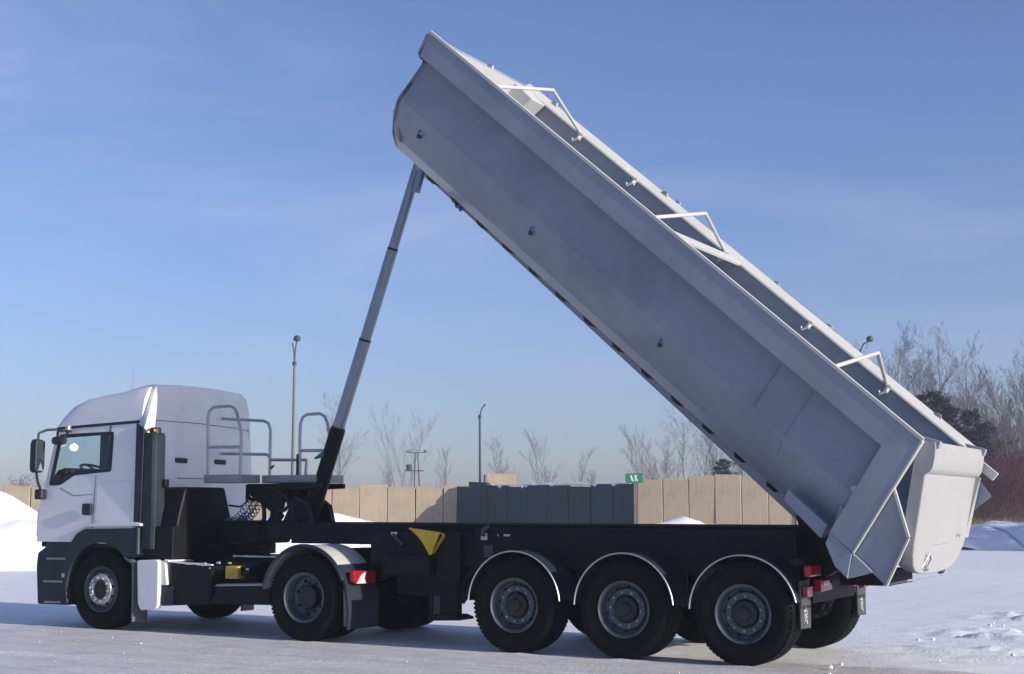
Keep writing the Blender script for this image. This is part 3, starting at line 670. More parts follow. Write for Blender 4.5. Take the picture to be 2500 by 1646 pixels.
# ================================================================== TRACTOR
tr = empty('tractor_truck', (-5.2, 1.25, 0), 'white two axle tractor truck coupled to the grey tipper trailer', 'truck'); TO = tr.location.copy()
CY = 1.25
def tp(m, name, mt, parent=None, **k):
    k.setdefault('org', TO); return m.build(name, mt, parent if parent is not None else tr, **k)
def tumble(q):
    z = q.z; s = 0.
    s = .10 * max(0, z - 1.13) / 1.6
    y = q.y
    k = (y - CY) / 1.22
    return (q.x, y - s * max(-1.05, min(1.05, k)), z)
SO = [(-7.49, 1.13), (-7.52, 1.58), (-7.43, 1.90), (-7.29, 2.64), (-7.27, 2.70), (-5.745, 2.745), (-5.74, 1.10), (-6.60, 1.13)]
WO = fillet([(-7.335, 1.90), (-7.12, 1.905), (-6.87, 2.045), (-6.225, 2.07), (-6.225, 2.595), (-7.215, 2.575)], .045)
def inset(poly, d):
    c = Vector((sum(p[0] for p in poly) / len(poly), sum(p[1] for p in poly) / len(poly))); return [tuple(Vector(p) + (c - Vector(p)).normalized() * d) for p in poly]
for side in (0, 1):
    y0, y1 = (.03, .075) if side == 0 else (2.425, 2.47)
    m = plate_hole(SO, [WO], y0, y1); sp = tp(m, 'side_panel', 'cab_white', warp=tumble, bevel=.006)
    yo = -.004 if side == 0 else .004
    m = plate_hole(inset(WO, -.018), [inset(WO, .05)], y0 - .006 if side == 0 else y1 - .012, y0 + .012 if side == 0 else y1 + .006); wf = tp(m, 'window_frame', 'plastic_navy', warp=tumble)
    g = MB(); yy = y0 + .006 if side == 0 else y1 - .006; b0 = len(g.v); pl = inset(WO, .045); g.v += [(x, yy, z) for x, z in pl]; g.face(list(range(len(pl)))); tp(g, 'window_pane', 'glass', wf, warp=tumble)
    # quarter-light divider and trims
    m = MB(); m.prism([(-7.29, 2.655), (-5.76, 2.705), (-5.76, 2.745), (-7.28, 2.69)], y0 - .012 if side == 0 else y1 - .01, y0 + .01 if side == 0 else y1 + .012); tp(m, 'drip_rail', 'plastic_navy', warp=tumble)
    ys = (y0 - .003, y0 + .004) if side == 0 else (y1 - .004, y1 + .003)
    m = MB(); m.prism([(-6.474, 1.14), (-6.468, 1.14), (-6.478, 2.02), (-6.484, 2.02)], *ys)
    m.prism([(-7.13, 1.86), (-7.128, 1.85), (-6.86, 1.745), (-6.86, 1.752)], ys[0], ys[1]); m.prism([(-6.86, 1.752), (-6.86, 1.745), (-6.53, 1.765), (-6.53, 1.771)], ys[0], ys[1])
    tp(m, 'door_seam', 'hub_dark', warp=tumble, loose=True)
    m = MB(); a = y0 - .006 if side == 0 else y1 - .004; m.prism(fillet([(-6.435, 1.40), (-5.815, 1.40), (-5.815, 1.945), (-6.435, 1.925)], .05), a, a + .010); tp(m, 'locker_door', 'cab_white', bevel=.004, warp=tumble)
    m = MB(); a = y0 - .022 if side == 0 else y1 - .01; m.prism(fillet([(-6.645, 1.49), (-6.49, 1.49), (-6.49, 1.645), (-6.645, 1.645)], .03), a, a + .034); dh = tp(m, 'door_handle', 'plastic_navy', bevel=.006)
# floor, front lower panel, windscreen, back wall
m = MB(); m.box(-7.45, -5.76, .08, 2.42, 1.06, 1.13); m.box(-7.2, -5.75, .3, 2.2, .85, 1.055); tp(m, 'cab_floor', 'black_frame')
m = MB(); m.prism([(-7.52, 1.58), (-7.43, 1.90), (-7.39, 1.89), (-7.47, 1.58), (-7.44, 1.14), (-7.49, 1.13)], .078, 2.422); tp(m, 'front_panel', 'cab_white', bevel=.01)
for i in range(3):
    m = MB(); m.box(-7.545, -7.51, .35, 2.15, 1.22 + i * .12, 1.28 + i * .12); tp(m, 'grille_slat', 'plastic_navy', bevel=.008)
m = MB(); m.box(-7.530, -7.487, .06, .095, 1.2, 1.55); tp(m, 'corner_trim', 'plastic_navy')
g = MB(); g.v += [(-7.425, .08, 1.91), (-7.285, .18, 2.64), (-7.285, 2.32, 2.64), (-7.425, 2.42, 1.91)]; g.face([0, 1, 2, 3]); tp(g, 'windscreen', 'glass')
m = MB(); m.prism([(.078, 1.13), (2.422, 1.13), (2.422, 2.0), (2.31, 2.745), (.19, 2.745), (.078, 2.0)], -5.79, -5.742, 'x'); bw = tp(m, 'back_wall', 'cab_white', bevel=.012)
m = MB()
for y0, y1 in ((.80, 1.03), (1.60, 1.825)): m.prism(fillet([(y0, 2.20), (y1, 2.195), (y1, 2.262), (y0, 2.268)], .02), -5.744, -5.725, 'x')
tp(m, 'vent_grille', 'plastic_navy', bw, loose=True)
m = MB(); m.box(-5.744, -5.737, .85, 2.38, 1.985, 1.995); m.prism([(.25, 2.752), (1.2, 2.752), (2.1, 2.722), (2.32, 2.69), (2.32, 2.698), (2.1, 2.730), (1.2, 2.760), (.25, 2.760)], -5.744, -5.736, 'x'); tp(m, 'panel_seam', 'hub_dark', bw, loose=True)
m = MB(); m.tube([(-5.73, .62, 1.55), (-5.70, .64, 1.62), (-5.71, .66, 1.72)], .012, 6); m.tube([(-5.72, .64, 1.5), (-5.70, .7, 1.48), (-5.70, .7, 1.35)], .012, 6); m.box(-5.745, -5.70, .57, .62, 1.85, 1.93); tp(m, 'cab_catch', 'black_frame', bw, loose=True)
# high roof
prof = [(-7.30, 2.72), (-7.285, 2.80), (-7.24, 2.90), (-7.17, 2.98), (-7.08, 3.05), (-6.95, 3.105), (-6.7, 3.145), (-6.3, 3.185), (-5.95, 3.22), (-5.78, 3.245), (-5.742, 3.235)]
rings = []
for x, zt in prof:
    h = zt - 2.705; k = min(1, h / .35); zb = 2.735 if x > -6 else 2.70
    sec = [(1.105, zb), (1.095, zb + .25 * h), (1.065, zb + .55 * h), (1.0, zb + .80 * h), (.90, zb + .93 * h), (.72, zt), (.36, zt + .018 * k), (0, zt + .022 * k)]
    dx = .0
    ring = [(x - (.10 * k - .10) * 0 - .10 * max(0, 1 - abs(y) / 1.1) * (1 if x < -7 else 0), CY - y, z) for y, z in sec] + [(x - .10 * max(0, 1 - abs(y) / 1.1) * (1 if x < -7 else 0), CY + y, z) for y, z in reversed(sec[:-1])]
    rings.append(ring)
m = MB(); m.loft(rings, smooth=True); rf = tp(m, 'roof', 'cab_white', angle=50)
m = MB(); m.tube([(-7.0, 1.25, 3.1), (-7.0, 1.25, 3.57)], [.004, .002], 5); tp(m, 'antenna', 'tube_steel', rf)
# side air fin behind the roof
for side in (0,):
    f = (lambda y: y) if side == 0 else (lambda y: 2 * CY - y)
    m = MB(); m.hexa([(-5.742, f(.095), 2.60), (-5.60, f(.04), 2.60), (-5.60, f(.245), 2.60), (-5.742, f(.26), 2.60), (-5.742, f(.335), 3.215), (-5.665, f(.315), 3.215), (-5.665, f(.37), 3.215), (-5.742, f(.42), 3.215)])
    tp(m, 'air_fin', 'cab_white', bevel=.012)
    m = MB(); m.prism([(-5.738, 1.36), (-5.612, 1.36), (-5.60, 2.62), (-5.738, 2.70)], f(.06) - .02, f(.06) + .02); tp(m, 'edge_flap', 'plastic_navy', bevel=.006)
# air intake stack
m = MB(); m.loft([[(x, y, z) for x, y in ((x0, .05), (x1 - .03, .05), (x1 + .01, .09), (x1 + .01, .26), (x0, .26))] for x0, x1, z in ((-5.60, -5.42, 1.05), (-5.60, -5.41, 1.45), (-5.595, -5.43, 2.53), (-5.58, -5.45, 2.57))]); tp(m, 'intake_stack', 'plastic_navy', bevel=.008)
m = MB(); m.tube([(-5.505, .155, 2.56), (-5.505, .155, 2.625), (-5.505, .155, 2.64)], [.075, .075, .06], 20); sc = tp(m, 'stack_cap', 'hub_dark')
m = MB(); m.tube([(-5.46, .10, 2.60), (-5.45, .085, 2.60)], .018, 10); tp(m, 'marker_lamp', 'amber', sc)
m = MB(); m.box(-5.41, -5.35, .2, .28, 1.86, 1.96); tp(m, 'hose_bracket', 'black_frame', bevel=.01)
# black box between cab and trailer (air tanks, hydraulic oil tank)
m = MB(); m.prism([(.12, .95), (1.36, .95), (1.27, 1.42), (1.12, 1.86), (.34, 1.86), (.22, 1.50)], -5.50, -5.12, 'x'); tp(m, 'oil_tank', 'black_frame', bevel=.03)
m = MB(); m.box(-5.62, -4.85, .66, 1.9, .96, 1.10); m.box(-5.6, -5.1, .10, .6, .93, 1.35); m.prism(fillet([(-4.95, 1.12), (-4.32, 1.12), (-4.32, 1.42), (-4.95, 1.42)], .06), .85, 1.55); m.box(-4.75, -4.55, .95, 1.4, .95, 1.14); tp(m, 'valve_deck', 'black_frame', bevel=.01, loose=True)
# coiled air lines from cab to trailer
for i, (dy, mt_) in enumerate(((0, 'chrome'), (.12, 'hose'), (.24, 'chrome'))):
    m = MB(); a = Vector((-5.25, 1.20 + dy, 1.42)); b = Vector((-4.55, 1.05 + dy, 1.80)); pts = []
    d = (b - a).normalized(); u = d.cross(Vector((0, 1, 0))).normalized(); v_ = d.cross(u)
    for k in range(150): t = k / 149; an = t * 2 * math.pi * 15; pts.append(a.lerp(b, t) - Vector((0, 0, .16 * math.sin(math.pi * t))) + u * .05 * math.cos(an) + v_ * .05 * math.sin(an))
    m.tube(pts, .008, 5); tp(m, 'air_coil', mt_)
m = MB(); m.tube([(-5.2, 1.3, 1.62), (-5.0, 1.3, 1.60), (-4.75, 1.3, 1.75), (-4.55, 1.25, 1.85)], .014, 6); m.tube([(-4.75, 1.2, 1.1), (-4.62, 1.2, 1.2), (-4.5, 1.2, 1.45), (-4.52, 1.2, 1.8)], .03, 8); m.tube([(-4.8, 1.2, 1.3), (-4.6, 1.25, 1.25), (-4.45, 1.3, 1.5)], .012, 6); tp(m, 'hose', 'hose', loose=True)
# front corner: steps, bumper, arch
m = MB(); m.prism(fillet([(-7.44, .29), (-6.88, .29), (-6.90, .85), (-6.86, 1.125), (-7.30, 1.125), (-7.34, 1.05), (-7.47, .98), (-7.49, .80)], .03), .035, .30); st = tp(m, 'step_panel', 'plastic_navy', bevel=.012)
for z, x0, x1 in ((.905, -7.30, -6.94), (.60, -7.34, -6.98), (.325, -7.31, -7.0)):
    m = MB(); m.prism(fillet([(x0, z - .014), (x1, z - .012), (x1, z + .014), (x0, z + .010)], .01), .028, .16); tp(m, 'step_tread', 'platform_grey', st)
m = MB(); m.box(-6.99, -6.93, .024, .034, .66, .71); tp(m, 'reflector', 'print_white', st)
m = MB(); m.prism(fillet([(-7.60, .28), (-7.40, .28), (-7.40, 1.10), (-7.52, 1.10), (-7.62, .85)], .03), .305, 2.195); bp_ = tp(m, 'bumper', 'plastic_navy', bevel=.02)
for y in (.42, 1.85):
    m = MB(); m.box(-7.63, -7.58, y, y + .3, .55, .72); tp(m, 'headlight', 'clear_lamp', bp_, bevel=.02)
m = MB(); m.prism(fillet([(-7.44, .29), (-6.88, .29), (-6.90, .85), (-6.86, 1.125), (-7.30, 1.125), (-7.34, 1.05), (-7.47, .98), (-7.49, .80)], .03), 2.20, 2.465); tp(m, 'step_panel', 'plastic_navy', bevel=.012)
ax_ = -6.29
for side in (0, 1):
    ya, yb = (.012, .36) if side == 0 else (2.14, 2.488)
    outer = [(-6.885, .30), (-6.93, .60), (-6.93, .88), (-6.86, 1.10), (-6.74, 1.24), (-6.60, 1.305), (-5.62, 1.325), (-5.605, .98), (-5.66, .95)]
    inner = arc(ax_, .53, .60, 44, 200, 20)
    m = MB(); m.prism(outer + inner, ya, yb); tp(m, 'wheel_arch', 'plastic_navy', bevel=.008)
    m = MB(); m.prism([(-6.62, 1.315), (-6.50, 1.365), (-6.35, 1.392), (-5.66, 1.400), (-5.58, 1.385), (-5.575, 1.352), (-6.52, 1.335)], ya - .012, yb); tp(m, 'arch_cap', 'cab_white', bevel=.012)
    m = MB(); m.prism([(-5.635, 1.33), (-5.605, 1.33), (-5.605, .99), (-5.635, .99)], ya - .004, ya + .012); tp(m, 'arch_trim', 'flap_front')
    y0, y1 = (.03, .30) if side == 0 else (2.2, 2.47)
    m = MB(); m.prism([(-5.86, .96), (-5.70, .88), (-5.685, .50), (-5.69, .12), (-5.71, .12), (-5.715, .5), (-5.73, .86), (-5.88, .93)], y0, y1); tp(m, 'mudflap', 'flap_front')
    wheel(tr, 'steer', ax_, 0.055 if side == 0 else 2.445, .518, far=side == 1, spin=.3, parts=('rim', 'wheel_disc', 'hub', 'nuts', 'hand_hole'))
    # drive axle: outer and inner tyre
    yo = .0 if side == 0 else 2.5
    wheel(tr, 'drive', -2.90, yo, .516, far=side == 1, spin=.9)
    wheel(tr, 'drive', -2.90, .345 if side == 0 else 2.155, .516, far=side == 1, parts=())
# white side fairing panel
for side in (0, 1):
    y0, y1 = (.02, .10) if side == 0 else (2.40, 2.48)
    m = MB(); m.prism(fillet([(-5.635, .89), (-5.62, .91), (-5.30, .925), (-5.26, .90), (-5.25, .36), (-5.275, .295), (-5.55, .27), (-5.60, .35)], .03), y0, y1); tp(m, 'side_fairing', 'cab_white', bevel=.015)
    y0, y1 = (.105, .62) if side == 0 else (1.88, 2.395)
    m = MB(); m.prism(fillet([(-5.29, .915), (-5.195, .90), (-5.15, .60), (-5.29, .60)], .02), y0 - .04, y1); tp(m, 'fairing_bracket', 'cab_white', bevel=.006)
    m = MB(); m.prism(fillet([(-5.28, .33), (-4.46, .38), (-4.42, .86), (-5.13, .895), (-5.14, .60), (-5.27, .59)], .03), y0, y1); tp(m, 'battery_box', 'black_frame', bevel=.01)
    m = MB(); m.prism(fillet([(-5.26, .34), (-5.05, .345), (-5.05, .585), (-5.26, .58)], .03), y0 - .03, y0 + .05); tp(m, 'box_lid', 'plastic_navy', bevel=.01)
    m = MB(); m.prism(fillet([(-4.44, .385), (-3.50, .40), (-3.50, .63), (-4.36, .60)], .02), y0, y1); tp(m, 'step_box', 'black_frame', bevel=.01)
    m = MB(); m.prism([(-4.37, .605), (-3.50, .635), (-3.50, .665), (-4.33, .635)], y0 - .02, y1); tp(m, 'step_plate', 'platform_grey', bevel=.006)
m = MB(); m.box(-4.25, -4.05, .14, .30, .70, .86); tp(m, 'wheel_chock', 'yellow_dirty', bevel=.015)
m = MB(); m.box(-4.05, -3.9, .2, .4, .74, .86); m.box(-4.30, -3.88, .3, .5, .66, .9); tp(m, 'chock_holder', 'black_frame', bevel=.008)
m = MB()
for x, z, s in ((-4.56, .885, .02), (-4.47, .83, .012), (-4.33, .90, .022), (-4.15, .90, .018), (-3.86, .83, .016)): m.box(x - s * 1.2, x + s * 1.2, .10, .112, z - s * .6, z + s * .6)
tp(m, 'small_tag', 'print_white', loose=True)
# frozen snow dusting the ledges behind the cab
for (x0, x1, y0, y1, zz) in ((-5.14, -4.47, .105, .22, .893), (-5.20, -5.14, .07, .5, .905), (-4.60, -3.6, .70, .78, .957)):
    m = MB(); rnd = random.Random(int(-x0 * 100)); n_ = 14; top = []
    rings = []
    for i in range(n_ + 1):
        t = i / n_; x = x0 + (x1 - x0) * t; zz_ = zz - (.032 * t if x0 == -5.14 else 0); h = .006 + .014 * rnd.random(); wv = rnd.uniform(.55, 1.05)
        rings.append([(x, y0 - .004, zz_ - .012 * rnd.random()), (x, y0, zz_ + h), (x, y0 + (y1 - y0) * wv, zz_ + h * .7), (x, y0 + (y1 - y0) * wv, zz_ - .004)])
    m.loft(rings, smooth=True); tp(m, 'frozen_snow', 'snow_old', angle=60)
# ladder frame
for y in (.70, 1.72):
    m = MB(); m.box(-7.35, -2.25, y, y + .08, .70, .955); tp(m, 'chassis_rail', 'black_frame', bevel=.006)
m = MB()
for x in (-6.9, -5.4, -4.2, -2.4): m.box(x, x + .12, .78, 1.72, .74, .93)
tp(m, 'cross_member', 'black_frame', loose=True)
m = MB(); m.box(-7.2, -5.7, .78, 1.72, .55, 1.04); m.tube([(-5.6, 1.25, .72), (-4.6, 1.25, .70)], [.26, .2], 14); m.tube([(-4.6, 1.25, .68), (-2.95, 1.25, .55)], .05, 10); m.tube([(-6.29, .3, .50), (-6.29, 2.2, .50)], .07, 10); tp(m, 'driveline', 'black_frame', loose=True)
m = MB(); m.tube([(-2.90, .34, .516), (-2.90, 2.16, .516)], .10, 14); m.lathe([(.001, 1.05), (.19, 1.1), (.23, 1.25), (.19, 1.4), (.001, 1.45)], (-2.90, .516), 20); tp(m, 'drive_axle', 'black_frame')
m = MB(); m.prism([(-3.45, 1.06), (-2.35, 1.10), (-2.18, .98), (-2.2, .95), (-3.5, .955)], .82, 1.68); m.prism([(-3.3, .957), (-2.5, .957), (-2.5, .99), (-3.3, .99)], .70, 1.80); tp(m, 'fifth_wheel', 'black_frame', bevel=.01)
# drive-wheel mudguards
for side in (0, 1):
    y0, y1 = (-.005, .63) if side == 0 else (1.87, 2.505)
    pts = arc(-2.90, .52, .610, 172, 38, 26)
    m = MB(); m.shell([(x, z) for x, z in pts][::-1], y0, y1, -.014); fd = tp(m, 'mudguard', 'white_sunlit')
    m = MB(); ye = y0 if side == 0 else y1; m.tube([(x, ye, z) for x, z in arc(-2.90, .52, .613, 172, 20, 30)], .024, 8); tp(m, 'mudguard_edge', 'plastic_navy', fd)
    m = MB(); pr = arc(-2.90, .52, .612, 38, 14, 6) + [(-2.255, .40), (-2.265, .16), (-2.245, .16), (-2.232, .40)] + arc(-2.90, .52, .645, 14, 38, 6)
    m.prism(pr, y0, y1); tp(m, 'mudguard_flap', 'plastic_navy', fd)
    m = MB(); m.prism(fillet([(y0 + .05, .70), (y0 + .50, .685), (y0 + .51, .835), (y0 + .05, .85)], .05), -2.262, -2.195, 'x'); lp = tp(m, 'tail_lamp', 'red_lamp', fd, bevel=.015)
    m = MB(); m.prism([(y0 + .10, .695), (y0 + .30, .69), (y0 + .26, .75), (y0 + .30, .835), (y0 + .20, .80)], -2.197, -2.188, 'x'); tp(m, 'lamp_lens', 'clear_lamp', fd)
    m = MB(); m.prism([(-2.31, .62), (-2.275, .62), (-2.25, .2), (-2.30, .2)], y0 + .004, y0 + .02); tp(m, 'flap_edge', 'flap_front', fd)
# mirrors
def mirror(side):
    f = (lambda y: y) if side == 0 else (lambda y: 2 * CY - y)
    m = MB(); ya, yb = f(-.225), f(-.055); ya, yb = min(ya, yb), max(ya, yb)
    m.prism(fillet([(ya + .02, 2.06), (yb - .03, 2.06), (yb, 2.13), (yb - .0, 2.50), (ya + .03, 2.52), (ya, 2.46), (ya, 2.13)], .04), -7.42, -7.30, 'x'); mr = tp(m, 'side_mirror', 'plastic_navy', bevel=.02)
    m = MB(); m.prism(fillet([(ya + .025, 2.24), (yb - .02, 2.24), (yb - .02, 2.49), (ya + .03, 2.49)], .03), -7.302, -7.294, 'x'); tp(m, 'mirror_glass', 'mirror_glass', mr)
    m = MB(); m.prism([(ya + .045, 2.09), (yb - .04, 2.085), (ya + .085, 2.20)], -7.302, -7.293, 'x'); tp(m, 'wide_mirror_gleam', 'tube_steel', mr)  # pale triangle shaped as the reflection in the wide-angle mirror
    m = MB(); m.tube([(-7.36, f(-.14), 2.50), (-7.37, f(-.12), 2.60), (-7.34, f(.0), 2.65), (-7.27, f(.12), 2.66)], .018, 8); m.tube([(-7.36, f(-.15), 2.08), (-7.38, f(-.1), 1.94), (-7.42, f(.0), 1.82)], .018, 8); tp(m, 'mirror_arm', 'plastic_navy', mr, loose=True)
    m = MB(); b0, b1 = sorted((f(-.05), f(.06))); m.box(-7.50, -7.36, b0, b1, 1.70, 1.84); tp(m, 'arm_mount', 'plastic_navy', mr, bevel=.025)
    m = MB(); m.tube([(-7.15, f(.09), 2.63), (-7.12, f(.0), 2.635), (-7.0, f(-.05), 2.63), (-6.93, f(.05), 2.62)], .014, 8); m.tube([(-7.12, f(-.02), 2.62), (-7.07, f(-.06), 2.50)], .016, 8); m.tube([(-6.92, f(-.01), 2.62), (-6.98, f(-.06), 2.52)], .016, 8); tp(m, 'kerb_mirror_arm', 'hub_dark', loose=True)
    m = MB(); rg = [[(-7.03 + a * math.cos(t), f(-.07) + .05 * a / .14 * math.sin(t), z) for t in np.linspace(0, 2 * math.pi, 14, endpoint=False)] for a, z in ((.06, 2.435), (.12, 2.45), (.14, 2.49), (.13, 2.53), (.10, 2.545))]; m.loft(rg, smooth=True); tp(m, 'kerb_mirror', 'plastic_navy')
    m = MB(); m.box(-6.98, -6.91, f(.0) - .03, f(.0) + .03, 2.63, 2.70); tp(m, 'camera_pod', 'tube_steel', bevel=.015)
mirror(0); mirror(1)
# interior seen through the windows
m = MB(); m.prism([(-7.40, 1.14), (-7.40, 1.95), (-7.24, 2.10), (-7.12, 2.13), (-6.98, 2.07), (-6.92, 2.0), (-6.98, 1.70), (-7.05, 1.14)], .12, 2.38); tp(m, 'dashboard', 'interior', bevel=.02)
m = MB(); c = Vector((-6.86, .46, 2.10)); ax1 = Vector((.80, 0, -.32)).normalized(); pts = [c + (ax1 * math.cos(t) + Vector((0, 1, 0)) * math.sin(t)) * .22 for t in np.linspace(0, 2 * math.pi, 33)]; m.tube(pts, .017, 8, caps=False); m.tube([c, c + Vector((-.16, 0, -.38))], .03, 8); m.tube([c - ax1 * .2, c + ax1 * .2], .014, 6); m.tube([c - Vector((0, .2, 0)), c + Vector((0, .2, 0))], .014, 6); tp(m, 'steering_wheel', 'interior')
for y in (.42, 1.62):
    m = MB(); m.prism(fillet([(-6.60, 1.14), (-6.12, 1.14), (-6.10, 1.6), (-6.62, 1.62)], .06), y, y + .5); m.prism(fillet([(-6.22, 1.58), (-6.06, 1.58), (-5.93, 2.45), (-6.06, 2.47)], .05), y + .03, y + .47); tp(m, 'seat', 'interior', bevel=.03)
m = MB(); m.box(-5.86, -5.81, .2, 2.3, 1.15, 2.7); tp(m, 'back_lining', 'interior_lt')
m = MB(); m.box(-6.47, -6.30, .13, .16, 1.9, 2.68); m.box(-6.20, -5.86, .14, .20, 1.9, 2.68); m.box(-6.2, -5.86, 2.3, 2.36, 1.9, 2.68); tp(m, 'pillar_lining', 'interior', loose=True)

m = MB(); m.box(-6.298, -6.262, .12, .15, 2.0, 2.68); m.box(-6.26, -6.2, .13, .16, 1.9, 2.68); tp(m, 'sheen_strip', 'interior_lt', loose=True)  # pale strips behind the pane stand in for a reflection in the glass
def window_glint():  # glowing ball added for the bright glint in the cab window
    m = bpy.data.materials.new('glint_glow'); m.use_nodes = True; b = m.node_tree.nodes['Principled BSDF']; b.inputs['Base Color'].default_value = (.9, .9, .9, 1); b.inputs['Emission Color'].default_value = (1, .98, .94, 1); b.inputs['Emission Strength'].default_value = 5; MATS['glint_glow'] = m
    k = MB(); c = Vector((-7.20, .36, 2.42)); k.lathe([(.001, -.05), (.035, -.04), (.05, 0), (.035, .04), (.001, .05)], (0, 0), 16); k.v = [(c.x + x, c.y + y, c.z + z) for x, y, z in k.v]; tp(k, 'window_glint', 'glint_glow')
window_glint()
# ================================================================== TRAILER
tl = empty('tipper_trailer', (0.6, 1.25, 0), 'grey three axle tipper trailer with its half pipe body raised', 'trailer'); LO = tl.location.copy()
def lp_(m, name, mt, parent=None, **k):
    k.setdefault('org', LO); return m.build(name, mt, parent if parent is not None else tl, **k)
EA = Vector((-.7486, 0, .6630)); EB = Vector((-.6630, 0, -.7486)); BO = Vector((4.499, 0, 2.235))
def B(a, b, y): q = BO + EA * a + EB * b; return Vector((q.x, y, q.z))
def shear(b): return -.15 * b          # both ends of the body lean
# --- shell of the tub: outer and inner section swept from rear to front
HALF_O = [(.025, .02), (.03, .285), (.175, .295), (.165, .42), (.14, .62), (.10, .85), (.115, .92), (.215, 1.11), (.37, 1.30), (.56, 1.43), (.85, 1.475), (1.25, 1.48)]
HALF_I = [(.10, .02), (.105, .285), (.225, .32), (.215, .43), (.19, .62), (.15, .85), (.16, .91), (.25, 1.08), (.40, 1.26), (.58, 1.375), (.86, 1.42), (1.25, 1.425)]
full = lambda H: H + [(2.5 - y, b) for y, b in reversed(H[:-1])]
O_, I_ = full(HALF_O), full(HALF_I); ring2 = O_ + I_[::-1]
LEN = 7.54
m = MB(); rings = []
for k in range(25):
    a = LEN * k / 24; rr = []
    for y, b in ring2:
        aa = a + shear(b) * (1 - .45 * k / 24)
        rr.append(B(aa, b, y))
    rings.append(rr)
m.loft(rings, smooth=True); body = lp_(m, 'dump_body', 'body_grey', angle=14)
# front wall
m = MB(); fr = [(y, b) for y, b in O_]
def fa(b): return LEN + shear(b) * .55
m.loft([[B(fa(b) - .05, b, y) for y, b in fr], [B(fa(b) + .012, b, y) for y, b in fr]]); lp_(m, 'front_wall', 'body_grey', body)
m = MB(); fi = [(y, b) for y, b in I_]; m.loft([[B(fa(b) - .075, b, y) for y, b in fi], [B(fa(b) - .052, b, y) for y, b in fi]]); lp_(m, 'front_lit_face', 'white_sunlit', body)  # added plate, lighter in colour for the sunlit inside of the front wall
m = MB(); m.hexa([B(7.53, .0, -.0), B(7.53, .0, 2.5), B(7.60, .02, 2.5), B(7.60, .02, 0), B(7.47, .32, 0), B(7.47, .32, 2.5), B(7.55, .27, 2.5), B(7.55, .27, 0)]); lp_(m, 'front_ledge', 'body_grey', body, bevel=.015)
m = MB(); m.hexa([B(7.42, 1.02, .20), B(7.42, 1.02, 2.3), B(7.52, 1.03, 2.3), B(7.52, 1.03, .20), B(7.24, 1.30, .30), B(7.24, 1.30, 2.2), B(7.35, 1.28, 2.2), B(7.35, 1.28, .30)]); lp_(m, 'front_shoe', 'body_grey', body, bevel=.01)
m = MB(); m.hexa([B(7.10, .05, 2.02), B(7.10, .05, 2.38), B(7.46, .03, 2.38), B(7.46, .03, 2.02), B(7.15, .26, 2.0), B(7.15, .26, 2.38), B(7.46, .26, 2.38), B(7.46, .26, 2.0)]); lp_(m, 'corner_box', 'white_sunlit', body, bevel=.012)
